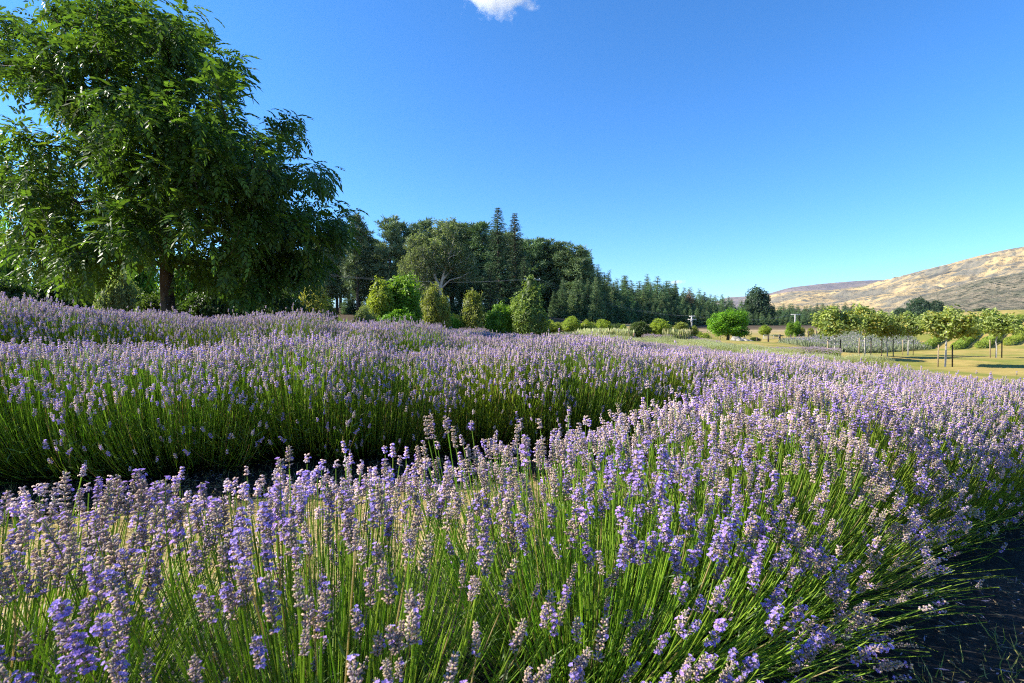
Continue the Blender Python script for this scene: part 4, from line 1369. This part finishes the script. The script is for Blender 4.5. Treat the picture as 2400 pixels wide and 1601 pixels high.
# bright round tree
syc = lobed_tree(31, [(0, 0, 3.3, 2.5, 2.5, 2.0), (-1.2, .2, 2.6, 1.6, 1.6, 1.6), (1.3, -.2, 2.5, 1.7, 1.7, 1.6), (.2, -1, 4.2, 1.6, 1.6, 1.3), (-.3, 1, 3.0, 1.7, 1.7, 1.8), (2.0, 0, 1.7, 1.3, 1.3, 1.0)],
                 [([(0, 0, -.2), (0, 0, .4), (.05, 0, .8), (0, .05, 1.4), (0, 0, 2.2)], -1)], 420, 9, .30, ((.07, .17, .012), (.17, .34, .03)), M_BARK, .012, .2, .16)
p = spot(1706, 80); p[2] = h1(p[0], p[1])
Hs = ((HZ - 722) / F * 80 - p[2]) / 5.7
plant(syc, 'round_tree', p, .4, (Hs * 1.28, Hs * 1.28, Hs), 'bright green round tree with a dense crown beside pale boulders')

# pale gum tree in front of the wood
gumtips = [(0, 0, 9.5, 4.2, 3.2, 3.0), (3.2, .4, 9.0, 3.0, 2.4, 2.2), (-3.0, 0, 10.5, 2.4, 2.2, 3.0), (1.0, 0, 13.3, 2.6, 2.2, 1.6), (4.6, 0, 6.4, 2.0, 1.8, 1.4), (-2.6, 0, 6.2, 2.0, 1.8, 1.6), (-4.2, .3, 8.2, 1.6, 1.5, 2.0)]
gum = lobed_tree(33, gumtips, [([(0, 0, -.3), (.1, 0, 2), (.0, 0, 4.2), (.3, 0, 5.6), (.8, 0, 7.5), (1.6, 0, 9.6), (2.3, 0, 12)], -1), ([(1.4, .3, 6.8), (3.0, .4, 8.2), (4.6, .4, 9.2)], 3), ([(-.8, 0, 6.0), (-1.8, 0, 8.2), (-2.6, 0, 10.5)], 2), ([(1.6, -.4, 5.6), (3.2, -.5, 6.0), (4.8, -.3, 6.8)], 2), ([(-1.2, -.3, 5.2), (-2.6, -.3, 5.9)], 2)],
                 340, 7, .36, ((.09, .125, .05), (.19, .225, .105)), M_GUMBARK, .019, .32, .36, .5, 4, .2)
p = spot(1032, 86); p[2] = h1(p[0], p[1])
Hs = ((HZ - 528) / F * 86 - p[2]) / 14.2
plant(gum, 'gum_tree', p, 0, (Hs * .95, Hs, Hs), 'pale eucalyptus with white bare branches and thin olive leaves before the wood')
p = spot(975, 84); p[2] = h1(p[0], p[1])
plant(gum, 'gum_tree', p, 2.4, (Hs * .6, Hs * .6, Hs * .8), 'thinner olive eucalyptus with an orange-brown trunk left of the pale one')

# round evergreen above the plantation, and dark clumps below the hills
eg = bush_proto(77, [(0, 0, .5, .42, .42, .5), (.22, 0, .4, .3, .3, .38), (-.2, .1, .42, .32, .32, .4), (0, -.1, .7, .3, .3, .3)], 2600, .06, cols=((.02, .045, .02), (.055, .095, .04)))
for px, tp, D, w, lb in ((1773, 684, 250, 66, 'rounded dark evergreen tree rising above the plantation skyline'), (2150, 706, 420, 60, 'dark tree clump below the scrubby hill, left half'), (2190, 711, 430, 52, 'dark tree clump below the scrubby hill, right half'),
                         (2235, 728, 420, 50, 'low dark tree behind the staked trees below the hill'), (2300, 726, 440, 60, 'low dark tree below the hill near the right edge'), (2370, 730, 420, 60, 'low dark tree below the hill in the far right'), (2110, 726, 400, 40, 'low dark tree left of the clump below the scrubby hill')):
    x = (px - 1200) / F * D; z = h1(x, D); H = (HZ - tp) / F * D - z; W = w / F * D
    e = link('evergreen_tree', None, loc=(x, D, z), rot=(0, 0, px % 6), scale=(W, W, H))
    link('crown', eg[0], e); link('inner_foliage', eg[1], e); link('trunk', eg[2], e)
    tag(e, lb, 'tree')

# staked young trees on the lawn
STK = [(1956, 840, 716, 38.7, 'largest staked young tree at the left end of the lawn group'), (2028, 845, 729, 41, 'second staked young tree from the left on the lawn'), (2081, 845, 749, 42, 'smallest staked young tree, third from the left on the lawn'),
       (2129, 834, 733, 47, 'fourth staked young tree from the left, set further back'), (2217, 860, 719, 34, 'nearest staked young tree with a slightly leaning pale trunk'), (2336, 827, 713, 43, 'staked young tree in front of the clipped lavender rows, furthest right')]
ycols = ((.14, .20, .045), (.32, .37, .115))
ypro = []
for k in range(6):
    ry = np.random.default_rng(90 + k)
    lb = [(0, 0, 2.75, 1.2, 1.2, .9)]
    for q in range(6):
        a = q * PI / 3 + ry.uniform(-.5, .5); rad = ry.uniform(.6, 1.15)
        lb.append((math.cos(a) * rad, math.sin(a) * rad, ry.uniform(2.35, 3.35), ry.uniform(.45, .8), ry.uniform(.45, .8), ry.uniform(.4, .75)))
    lb.append((ry.normal(0, .3), ry.normal(0, .3), 3.5, .5, .5, .45))
    ypro.append(lobed_tree(60 + k, lb, [([(0, 0, -.1), (.02, 0, .7), (ry.normal(0, .03), .02, 1.3), (.03, 0, 1.75), (0, 0, 2.1)], -1)], 150, 6, .27, ycols, M_PALEBARK, .008, .05, .12, .6, 3, .12, .10, (0, 0, .1)))
stake_i = 0
for k, (px, by, tp, D, lb) in enumerate(STK):
    x = (px - 1200) / F * D; z = h1(x, D)
    H = (by - tp) / F * D / 4.0
    W = H * (1.14 if k != 2 else 1.0)
    plant(ypro[k], 'staked_tree', (x, D, z), k * 1.3, (W, W, H), lb, 'staked young trees on the lawn')
    for s in (-1, 1):
        sh = 1.45 * (1 if D < 45 else .95)
        g = Geo(); w = .06
        dark = (s == 1 and k in (0, 4, 5))
        g.box((0, 0, sh / 2 - .1), (w, w, sh + .2), (1, 1, 1)); g.box((0, 0, sh + .012), (w * .7, w * .7, .03), (1, 1, 1))
        sx = x + s * .48; sz_ = h1(sx, D)
        e = link('tree_stake', None, loc=(sx, D, sz_), rot=(R(random.Random(k * 3 + s).uniform(-2, 2)), R(random.Random(k + s * 5).uniform(-2, 2)), .3 * k))
        link('post', g.mesh('post', M_DARKWOOD if dark else M_WOOD), e)
        t = Geo(); t.tube([(0, 0, sh - .12), (-s * .24, 0, sh - .14), (-s * .45, 0, sh - .12)], [.012, .010, .012], (.06, .06, .06), 4)
        link('tie', t.mesh('tie', M_DARKWOOD), e, rot=(0, 0, -.3 * k))
        o = ['largest tree at the lawn\'s left end', 'second staked tree from the left', 'smallest staked tree', 'staked tree set further back', 'nearest staked tree', 'staked tree furthest right'][k]
        tag(e, ('wooden stake on the left side of the ' if s < 0 else ('dark wooden' if dark else 'wooden') + ' stake on the right side of the ') + o, 'stake', 'stakes beside the young trees')


# ------------------------------------------------------------------ clipped lavender rows, mid-field lavender
def clipped_row(A, B, w, h, label, seed, group):
    r = np.random.default_rng(seed)
    A = np.array(A, float); B = np.array(B, float)
    L = np.linalg.norm(B - A); d = (B - A) / L; n2 = np.array([-d[1], d[0]])
    z0 = h1(*A)
    n = int(L * 420)
    s = r.uniform(0, L, n); v = r.uniform(-1, 1, n)
    endf = np.clip(np.minimum(s, L - s) / .6, 0, 1) ** .5
    lump = 1 + .12 * fbm(np.stack([s, v * .5], 1), seed, 2, 1.3)
    zz = h * (1 - np.abs(v) ** 3.2) ** .6 * lump * endf
    xy = A + d * s[:, None] + n2 * (v * w / 2 * lump * (0.5 + .5 * endf))[:, None]
    P = np.stack([xy[:, 0] - A[0], xy[:, 1] - A[1], HT(xy[:, 0], xy[:, 1]) - z0 + zz * .93], 1)
    out = np.stack([n2[0] * v, n2[1] * v, .7 + 0 * v], 1) + r.normal(0, .25, (n, 3))
    c = (np.array([.17, .24, .025]) * (1 - r.random((n, 1))) + np.array([.27, .32, .045]) * r.random((n, 1))) * r.uniform(.8, 1.2, (n, 1))
    g = Geo(); blades_geo(g, P, out, r.uniform(.12, .24, n), .045, c, r)
    k = Geo()
    ns = int(L / .4); q = np.linspace(0, L, ns); m_ = 9; th = np.linspace(0, PI, m_)
    ef = np.clip(np.minimum(q, L - q) / .5, 0.1, 1) ** .5
    V = []
    for i in range(ns):
        cxy = A + d * q[i]; zb = h1(*cxy) - z0
        for t in th:
            o = math.cos(t) * w / 2 * .9 * ef[i]
            V.append((cxy[0] - A[0] + n2[0] * o, cxy[1] - A[1] + n2[1] * o, zb - .05 + math.sin(t) ** .6 * h * .88 * ef[i]))
    f = []
    for i in range(ns - 1):
        for j in range(m_ - 1):
            a = i * m_ + j
            f += [(a, a + 1, a + m_ + 1), (a, a + m_ + 1, a + m_)]
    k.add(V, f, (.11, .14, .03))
    e = link('clipped_lavender_row', None, loc=(A[0], A[1], z0))
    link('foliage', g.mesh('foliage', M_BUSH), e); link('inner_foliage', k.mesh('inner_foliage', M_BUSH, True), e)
    return tag(e, label, 'hedge row', group)


CG = 'clipped lavender rows running up the lawn'
clipped_row((47.8, 59.5), (90.5, 100), 1.0, .66, 'clipped green lavender row nearest the purple plot, first from the left', 1, CG)
clipped_row((49.9, 57.5), (92.3, 98), 1.0, .66, 'second clipped green lavender row, behind the leaning staked tree', 2, CG)
clipped_row((52.2, 57.0), (95.3, 96), 1.0, .66, 'third clipped green lavender row, behind the furthest right tree', 3, CG)
clipped_row((57.2, 59), (98, 94), 1.0, .66, 'clipped green lavender row starting at the right edge of the photo', 4, CG)


def mid_plot():
    r = np.random.default_rng(8)
    g = Geo()
    for k in range(16):
        ya = 54 + k * 2.6; a = np.array([31 + (ya - 54) * .41 if ya < 76 else 40 + (ya - 76) * .95, ya]); yb = ya + 4; b = np.array([46 + (yb - 57) * .66, yb])
        L = np.linalg.norm(b - a); d = (b - a) / L; n2 = np.array([-d[1], d[0]])
        n = int(L * 130)
        s = r.uniform(0, L, n); v = r.uniform(-1, 1, n)
        xy = a + d * s[:, None] + n2 * (v * .9)[:, None]
        hh = .8 * (1 - .6 * np.abs(v) ** 3) * (1 + .12 * fbm(xy, 3, 2, .9))
        P = np.stack([xy[:, 0], xy[:, 1], HT(xy[:, 0], xy[:, 1])], 1)
        fl = r.random(n) < .12
        dirs = np.stack([n2[0] * v * .5, n2[1] * v * .5, np.ones(n)], 1) + r.normal(0, .15, (n, 3))
        w_ = r.random((n, 1))
        gc = np.array([.14, .18, .085]) * (1 - w_) + np.array([.25, .285, .165]) * w_
        blades_geo(g, P, dirs, hh, .08, gc, r, .05)
        pc = (MAUVE * .7 + np.array([.06, .07, .05])) * (.7 + .5 * w_[fl])
        blades_geo(g, (P + dirs * (hh * .82)[:, None])[fl], dirs[fl], .2, .075, pc, r, .05)
    return tag(link('lavender_plot', g.mesh('lavender_plot', M_FLOWER), kind='stuff'), 'grey-purple plot of fading lavender beyond the staked trees', 'lavender')


mid_plot()


def tall_grass():
    r = np.random.default_rng(4)
    spots_ = [(px, 39 + r.uniform(-1.5, 1.5)) for px in np.linspace(1368, 1466, 18)] + [(px, 38) for px in (1565, 1582, 1590, 1598, 1610)]
    for px, D in spots_:
        x = (px - 1200) / F * D; z = h1(x, D)
        n = 46; g = Geo()
        p = np.stack([r.normal(0, .22, n), r.normal(0, .2, n), np.zeros(n)], 1)
        d = np.stack([r.normal(0, .13, n) + .05, r.normal(0, .13, n), np.ones(n)], 1)
        c = np.array([.31, .33, .13]) * r.uniform(.75, 1.2, (n, 1)); L = r.uniform(.9, 1.55, n)
        blades_geo(g, p, d, L, .05, c, r, .08)
        h_ = Geo(); k = L > 1.2
        blades_geo(h_, (p + norm(d) * (L * .78)[:, None])[k], d[k], .34, .11, np.array([.43, .43, .22]), r, .05)
        e = link('tall_grass', None, loc=(x, D, z))
        link('blades', g.mesh('blades', M_GRASS), e); link('seed_heads', h_.mesh('seed_heads', M_GRASS), e)
        tag(e, 'tall pale grass clump with upright seed heads at the far end of the field', 'grass', 'tall pale grass clumps')


tall_grass()


# ------------------------------------------------------------------ fences, boulders, power poles
def fence():
    pts = [(1774, 813), (1801, 814), (1828, 812), (1853, 807), (1874, 805), (1895, 801), (1914, 798), (1932, 794)]
    Ds = [76, 74, 78, 82, 86, 91, 96, 101]
    P = []
    e = None
    for (px, by), D in zip(pts, Ds):
        x = (px - 1200) / F * D; P.append(np.array([x, D, h1(x, D)]))
    e = link('wire_fence', None, loc=P[0])
    for i, q in enumerate(P):
        h = 1.25 if i else .9
        g = Geo(); g.tube([(0, 0, -.2), (0, 0, h * .5), (0, 0, h)], [.12, .12, .11], (1, 1, 1), 7)
        link('post', g.mesh('post', M_DARKWOOD), e, loc=q - P[0])
    for k in range(4):
        g = Geo(); hz = .28 + k * .27
        g.tube([q - P[0] + np.array([0, .09, hz if i else hz * .75]) for i, q in enumerate(P)], [.006] * len(P), (1, 1, 1), 3)
        link('wire', g.mesh('wire', M_METAL), e)
    tag(e, 'wire fence on dark wooden posts crossing the dry lawn', 'fence')
    # low pen of pale rails
    D = 92; x0 = (1789 - 1200) / F * D; x1 = (1826 - 1200) / F * D; z = max(h1(x0, D), h1(x1, D))
    e = link('wire_pen', None, loc=(x0, D, z))
    for i, s in enumerate(np.linspace(0, 1, 4)):
        g = Geo(); g.tube([(0, 0, -.3), (0, 0, .75)], [.04, .04], (1, 1, 1), 5)
        link('post', g.mesh('post', M_CONCRETE), e, loc=((x1 - x0) * s, 0, 0))
    for hz in (.12, .32, .52, .72):
        g = Geo(); g.tube([(0, -.05, hz), (x1 - x0, -.05, hz)], [.028, .028], (1, 1, 1), 5)
        link('rail', g.mesh('rail', M_CONCRETE), e)
    tag(e, 'low pale grey rail pen behind the wire fence', 'fence')
    # posts under the round tree
    D = 88
    e = link('garden_fence', None, loc=((1668 - 1200) / F * D, D, h1((1668 - 1200) / F * D, D)))
    for i in range(5):
        g = Geo(); g.tube([(0, 0, -.2), (0, 0, 1.1)], [.05, .045], (1, 1, 1), 6)
        link('post', g.mesh('post', M_WOOD), e, loc=(i * 1.5, 0, h1((1668 - 1200) / F * D + i * 1.5, D) - e.location.z))
    for hz in (.4, .9):
        g = Geo(); g.tube([(0, .06, hz), (6, .06, hz)], [.012, .012], (1, 1, 1), 3)
        link('wire', g.mesh('wire', M_METAL), e)
    tag(e, 'thin pale posts of a fence in the shade left of the round tree trunk', 'fence')


fence()


def boulders():
    r = np.random.default_rng(12)
    data = [(1724, 74, 1.15, 'largest pale boulder at the left end of the pile'), (1734, 73.5, .8, 'pale boulder second from the left in the pile'), (1742, 75, .95, 'pale rounded boulder in the middle of the pile'), (1750, 74, .75, 'small pale boulder right of the middle of the pile'), (1757, 75, .6, 'low pale boulder near the right end of the pile'), (1763, 75.5, .45, 'smallest pale boulder at the right end of the pile')]
    for px, D, s, lb in data:
        u = np.linspace(0, PI, 9)[1:-1]; m_ = 12
        v = [np.array([0, 0, 1.0])] + [np.array([math.sin(t) * math.cos(b), math.sin(t) * math.sin(b), math.cos(t)]) for t in u for b in np.arange(m_) * 2 * PI / m_] + [np.array([0, 0, -1.0])]
        v = np.array(v); v = v * (1 + .62 * fbm(v * 1.5 + r.uniform(0, 9), 3, 3)[:, None]) * np.array([1.15, .9, .8]) * s * .72
        f = [(0, 1 + k, 1 + (k + 1) % m_) for k in range(m_)]
        for i in range(len(u) - 1):
            for k in range(m_):
                a0 = 1 + i * m_ + k; a1 = 1 + i * m_ + (k + 1) % m_
                f += [(a0, a0 + m_, a1 + m_), (a0, a1 + m_, a1)]
        q = 1 + (len(u) - 1) * m_
        f += [(q + k, len(v) - 1, q + (k + 1) % m_) for k in range(m_)]
        g = Geo(); g.add(v, f, (1, 1, 1))
        x = (px - 1200) / F * D
        tag(link('boulder', g.mesh('boulder', M_STONE), loc=(x, D, h1(x, D) + s * .28)), lb, 'boulder', 'pale boulders beside the round tree')


boulders()


def poles():
    data = [(470, 60, 600, 'power pole hidden behind the big tree', 1), (1247, 84, 655, 'pale power pole rising behind the young pear-shaped tree', 1), (1621, 140, 741, 'pale power pole with two crossarms left of the round tree', 2), (1863, 175, 737, 'pale power pole above the two oval bushes', 1), (2078, 215, 745, 'power pole top showing between the staked trees', 1)]
    tops = []
    for px, D, tp, lb, na in data:
        x = (px - 1200) / F * D; z = h1(x, D); H = (HZ - tp) / F * D - z
        if px == 470:
            tops.append(np.array([x, D, z + H])); continue
        e = link('power_pole', None, loc=(x, D, z))
        sc = 1.0 if D < 100 else 1.35
        g = Geo(); g.tube([(0, 0, -.3), (0, 0, H * .5), (0, 0, H + .1)], [.17 * sc, .15 * sc, .12 * sc], (1, 1, 1), 8)
        link('pole', g.mesh('pole', M_CONCRETE), e)
        for k in range(na):
            zz = H - .12 - k * 2.0 * (H / 8); hw = (1.1 if k == 0 and na == 2 else 1.35) * (1 if D < 150 else 1.2)
            if na == 2: hw = .8 if k == 0 else 1.15
            a = link('crossarm', None, e)
            g = Geo(); g.box((0, -.17 * sc, zz), (hw * 2, .12 * sc, .13 * sc), (1, 1, 1), 0)
            a.data if False else None
            bpy.data.objects.remove(a)
            a = link('crossarm', g.mesh('crossarm', M_CONCRETE), e)
            for s in (-.9, -.35, .35, .9):
                g = Geo(); g.tube([(s * hw, -.17 * sc, zz + .06), (s * hw, -.17 * sc, zz + .2), (s * hw, -.17 * sc, zz + .3)], [.03, .06 * sc, .03], (1, 1, 1), 6)
                link('insulator', g.mesh('insulator', M_CONCRETE), a)
        if na == 2:
            g = Geo(); g.box((-.2, -.3, H - 3.3 * H / 8), (.5, .35, .6), (1, 1, 1)); link('transformer', g.mesh('transformer', M_METAL), e)
        tag(e, lb, 'pole', 'power poles')
        tops.append(np.array([x, D, z + H + .1]))
    nm = ['from the big tree to the nearest pole', 'from the nearest pole to the double-armed pole', 'from the double-armed pole to the far pole', 'from the far pole to the last pole']
    for i in range(len(tops) - 1):
        a, b = tops[i], tops[i + 1]
        e = link('power_line', None, loc=a)
        for s in (-1.0, 0, 1.0):
            q = np.linspace(0, 1, 24)[:, None]
            pts = (b - a) * q + np.array([s, 0, 0]); pts[:, 2] -= 4 * 1.6 * (q * (1 - q))[:, 0]
            g = Geo(); g.tube(pts, [.008] * 24, (1, 1, 1), 3)
            link('wire', g.mesh('wire', M_METAL), e)
        tag(e, 'sagging power wires running ' + nm[i], 'wire')


poles()


# ------------------------------------------------------------------ crouching person
def person():
    D = 40.0; x = (1489 - 1200) / F * D; z = h1(x, D)
    J = {'pelvis': (0.10, 0, .34, .15, .14), 'spine': (.06, 0, .52, .14, .12), 'chest': (-.02, 0, .70, .17, .13), 'neck': (-.06, 0, .84, .055, .055), 'head': (-.10, 0, .93, .09, .08), 'crown': (-.10, 0, 1.03, .075, .07),
         'hipl': (.08, -.12, .30, .10, .10), 'kneel': (-.30, -.16, .42, .07, .07), 'anklel': (-.16, -.15, .06, .05, .05), 'toel': (-.32, -.15, .03, .04, .035),
         'hipr': (.08, .12, .30, .10, .10), 'kneer': (-.28, .17, .40, .07, .07), 'ankler': (-.12, .16, .06, .05, .05), 'toer': (-.28, .16, .03, .04, .035),
         'shl': (-.04, -.19, .74, .06, .06), 'ell': (-.24, -.23, .58, .045, .045), 'wrl': (-.42, -.16, .50, .032, .032), 'hal': (-.50, -.14, .47, .035, .022),
         'shr': (-.04, .19, .74, .06, .06), 'elr': (-.24, .22, .56, .045, .045), 'wrr': (-.42, .14, .50, .032, .032), 'har': (-.50, .12, .47, .035, .022)}
    for sd, y0 in (('l', -.14), ('r', .12)):
        for q in range(4):
            J[f'f{sd}{q}a'] = (-.545, y0 - .03 + q * .02, .455, .011, .010); J[f'f{sd}{q}b'] = (-.575 + abs(q - 1.5) * .006, y0 - .032 + q * .021, .43, .009, .009)
        J[f'f{sd}ta'] = (-.50, y0 + (.04 if sd == 'l' else -.04), .45, .011, .010); J[f'f{sd}tb'] = (-.53, y0 + (.05 if sd == 'l' else -.05), .43, .009, .009)
    E = [('pelvis', 'spine'), ('spine', 'chest'), ('chest', 'neck'), ('neck', 'head'), ('head', 'crown')]
    for s in 'lr':
        E += [('pelvis', 'hip' + s), ('hip' + s, 'knee' + s), ('knee' + s, 'ankle' + s), ('ankle' + s, 'toe' + s), ('chest', 'sh' + s), ('sh' + s, 'el' + s), ('el' + s, 'wr' + s), ('wr' + s, 'ha' + s)]
        for q in '0123t':
            E += [('ha' + s, f'f{s}{q}a'), (f'f{s}{q}a', f'f{s}{q}b')]
    ks = list(J)
    me = bpy.data.meshes.new('body')
    me.from_pydata([J[k][:3] for k in ks], [(ks.index(a), ks.index(b)) for a, b in E], [])
    o = bpy.data.objects.new('body', me); col.objects.link(o)
    o.modifiers.new('skin', 'SKIN'); sub = o.modifiers.new('sub', 'SUBSURF'); sub.levels = 1; sub.render_levels = 1
    sv = me.skin_vertices[0].data
    for i, k in enumerate(ks):
        sv[i].radius = J[k][3:5]; sv[i].use_root = (k == 'pelvis')
    dg = bpy.context.evaluated_depsgraph_get()
    bm_ = bpy.data.meshes.new_from_object(o.evaluated_get(dg))
    bpy.data.objects.remove(o)
    mats = []
    for nm, c in (('skin_tone', (.50, .30, .21)), ('dark_shirt', (.018, .02, .035)), ('dark_trousers', (.03, .03, .04))):
        m = bpy.data.materials.new(nm); m.use_nodes = True
        m.node_tree.nodes['Principled BSDF'].inputs['Base Color'].default_value = (*c, 1); m.node_tree.nodes['Principled BSDF'].inputs['Roughness'].default_value = .7
        no = m.node_tree.nodes.new('ShaderNodeTexNoise'); no.inputs['Scale'].default_value = 40
        bp = m.node_tree.nodes.new('ShaderNodeBump'); bp.inputs['Strength'].default_value = .2
        m.node_tree.links.new(no.outputs['Fac'], bp.inputs['Height']); m.node_tree.links.new(bp.outputs[0], m.node_tree.nodes['Principled BSDF'].inputs['Normal'])
        mats.append(m); bm_.materials.append(m)
    for pl in bm_.polygons:
        c = pl.center
        skin = (c.z > .82) or (c.x < -.22 and c.z > .42 and abs(c.y) < .3 and c.z < .62 and abs(c.y) > .06 and not (c.x > -.36 and c.z < .5))
        pl.material_index = 0 if skin else (2 if c.z < .40 or (c.x < -.1 and c.z < .5) else 1)
        pl.use_smooth = True
    e = link('person', None, loc=(x, D, z), rot=(0, 0, .15))
    link('body', bm_, e)
    # hair cap, nose and ears
    g = Geo()
    u = np.linspace(0, PI * .55, 6)[1:]; m_ = 12
    v = [np.array([0, 0, 1.0])] + [np.array([math.sin(t) * math.cos(b), math.sin(t) * math.sin(b), math.cos(t)]) for t in u for b in np.arange(m_) * 2 * PI / m_]
    v = np.array(v) * np.array([.103, .092, .095]) + np.array([-.085, 0, .985])
    f = [(0, 1 + k, 1 + (k + 1) % m_) for k in range(m_)]
    for i in range(len(u) - 1):
        for k in range(m_):
            a0 = 1 + i * m_ + k; a1 = 1 + i * m_ + (k + 1) % m_
            f += [(a0, a0 + m_, a1 + m_), (a0, a1 + m_, a1)]
    g.add(v, f, (.34, .24, .14)); link('hair', g.mesh('hair', M_BUSH, True), e)
    tag(e, 'person in a dark top crouching among the far lavender', 'person')


person()


# ------------------------------------------------------------------ clouds and haze
def cloud(name, label, c, size, seed, dens, nsc):
    g = Geo()
    r = np.random.default_rng(seed)
    u = np.linspace(0, PI, 15)[1:-1]; m_ = 24
    v = [np.array([0, 0, 1.0])] + [np.array([math.sin(t) * math.cos(b), math.sin(t) * math.sin(b), math.cos(t)]) for t in u for b in np.arange(m_) * 2 * PI / m_] + [np.array([0, 0, -1.0])]
    v = np.array(v) * np.array(size)
    f = [(0, 1 + k, 1 + (k + 1) % m_) for k in range(m_)]
    for i in range(len(u) - 1):
        for k in range(m_):
            a0 = 1 + i * m_ + k; a1 = 1 + i * m_ + (k + 1) % m_
            f += [(a0, a0 + m_, a1 + m_), (a0, a1 + m_, a1)]
    q = 1 + (len(u) - 1) * m_
    f += [(q + k, len(v) - 1, q + (k + 1) % m_) for k in range(m_)]
    g.add(v, f, (1, 1, 1))
    m = bpy.data.materials.new('cloud_vapour'); m.use_nodes = True
    t = m.node_tree; N = t.nodes; L = t.links
    for n in list(N):
        N.remove(n)
    out = N.new('ShaderNodeOutputMaterial'); pv = N.new('ShaderNodeVolumePrincipled'); L.new(pv.outputs[0], out.inputs['Volume'])
    pv.inputs['Color'].default_value = (1, 1, 1, 1); pv.inputs['Anisotropy'].default_value = .2
    tc = N.new('ShaderNodeTexCoord')
    no = N.new('ShaderNodeTexNoise'); no.inputs['Scale'].default_value = nsc; no.inputs['Detail'].default_value = 6; no.inputs['Roughness'].default_value = .62
    L.new(tc.outputs['Object'], no.inputs['Vector'])
    mp = N.new('ShaderNodeVectorMath'); mp.operation = 'DIVIDE'; mp.inputs[1].default_value = size
    L.new(tc.outputs['Object'], mp.inputs[0])
    ln = N.new('ShaderNodeVectorMath'); ln.operation = 'LENGTH'; L.new(mp.outputs[0], ln.inputs[0])
    a = N.new('ShaderNodeMath'); a.operation = 'MULTIPLY_ADD'; a.inputs[1].default_value = -.55; a.inputs[2].default_value = 0.08
    L.new(ln.outputs['Value'], a.inputs[0])
    b = N.new('ShaderNodeMath'); b.operation = 'ADD'; L.new(no.outputs['Fac'], b.inputs[0]); L.new(a.outputs[0], b.inputs[1])
    mr = N.new('ShaderNodeMapRange'); mr.inputs[1].default_value = .22; mr.inputs[2].default_value = .42; mr.inputs[3].default_value = 0; mr.inputs[4].default_value = dens
    L.new(b.outputs[0], mr.inputs[0]); L.new(mr.outputs[0], pv.inputs['Density'])
    o = link(name, g.mesh(name, m, True), loc=c)
    return tag(o, label, 'cloud')


cloud('cloud', 'small white fluffy cloud at the top edge of the sky', spot(1172, 2600, -8), (285, 220, 140), 1, .016, .0115)
cloud('cloud', 'faint low wisp of cloud just above the plantation skyline', spot(1583, 14000, 662), (330, 300, 90), 2, .004, .006)

g = Geo(); g.box((0, 0, 0), (17000, 17000, 660), (1, 1, 1))
mh = bpy.data.materials.new('haze_air'); mh.use_nodes = True
for n in list(mh.node_tree.nodes):
    mh.node_tree.nodes.remove(n)
ho = mh.node_tree.nodes.new('ShaderNodeOutputMaterial'); hv = mh.node_tree.nodes.new('ShaderNodeVolumePrincipled')
hv.inputs['Color'].default_value = (.52, .72, 1.0, 1); hv.inputs['Density'].default_value = 0.000025; hv.inputs['Anisotropy'].default_value = .3
mh.node_tree.links.new(hv.outputs[0], ho.inputs['Volume'])
hz_o = link('haze', g.mesh('haze', mh), loc=(0, 0, 310), kind='stuff')
hz_o['label'] = 'thin pale blue haze softening the far hills'; hz_o['category'] = 'haze'


# ------------------------------------------------------------------ labels that count along each row, from the left edge of the view
def ordinal(n):
    return '%d%s' % (n, 'th' if 10 <= n % 100 <= 20 else {1: 'st', 2: 'nd', 3: 'rd'}.get(n % 10, 'th'))


COUNTED = {
    'lavender bushes of the second row': 'lavender bush of the second row along the dark path',
    'lavender bushes of the third row': 'lavender bush of the third row back',
    'lavender bushes of the fourth row': 'lavender bush of the fourth row back',
    'lavender bushes of the fifth row': 'lavender bush of the fifth row back',
    'lavender bushes of the sixth row': 'lavender bush of the sixth row back',
    'lavender bushes of the seventh row': 'lavender bush of the seventh row back',
    'lavender bushes of the eighth row': 'lavender bush of the eighth row back',
    'lavender bushes of the ninth row': 'lavender bush of the ninth row at the far end',
    'far bushes of the nearest lavender row': 'lavender bush in the receding right end of the nearest row',
    'lavender bushes behind the pale green rows': 'lavender bush in the thin purple row behind the pale ones',
    'front skyline pines of the wood': 'tall dark pine on the front skyline of the wood',
    'pines behind the big tree': 'tall dark pine half hidden behind the big tree',
    'young conifers at the foot of the wood': 'young conifer along the shaded right foot of the wood',
    'skyline conifers of the plantation': 'conifer on the skyline of the plantation',
    'tall conifers on the plantation skyline': 'taller pointed conifer standing out above the plantation',
    'tall pale grass clumps': 'tall pale grass clump with seed heads at the field\'s far end',
}
for grp, text in COUNTED.items():
    mem = []
    for o in col.objects:
        if o.parent is None and o.get('group') == grp:
            x, y, z = o.location
            px = 1200 + x / max(y, .1) * F
            if y > .3 and -60 < px < 2460:
                mem.append((px, o))
            else:
                o['label'] = text + ', outside the view'
    mem.sort(key=lambda t: t[0])
    for k, (px, o) in enumerate(mem):
        o['label'] = '%s, %s from the left' % (text, ordinal(k + 1))
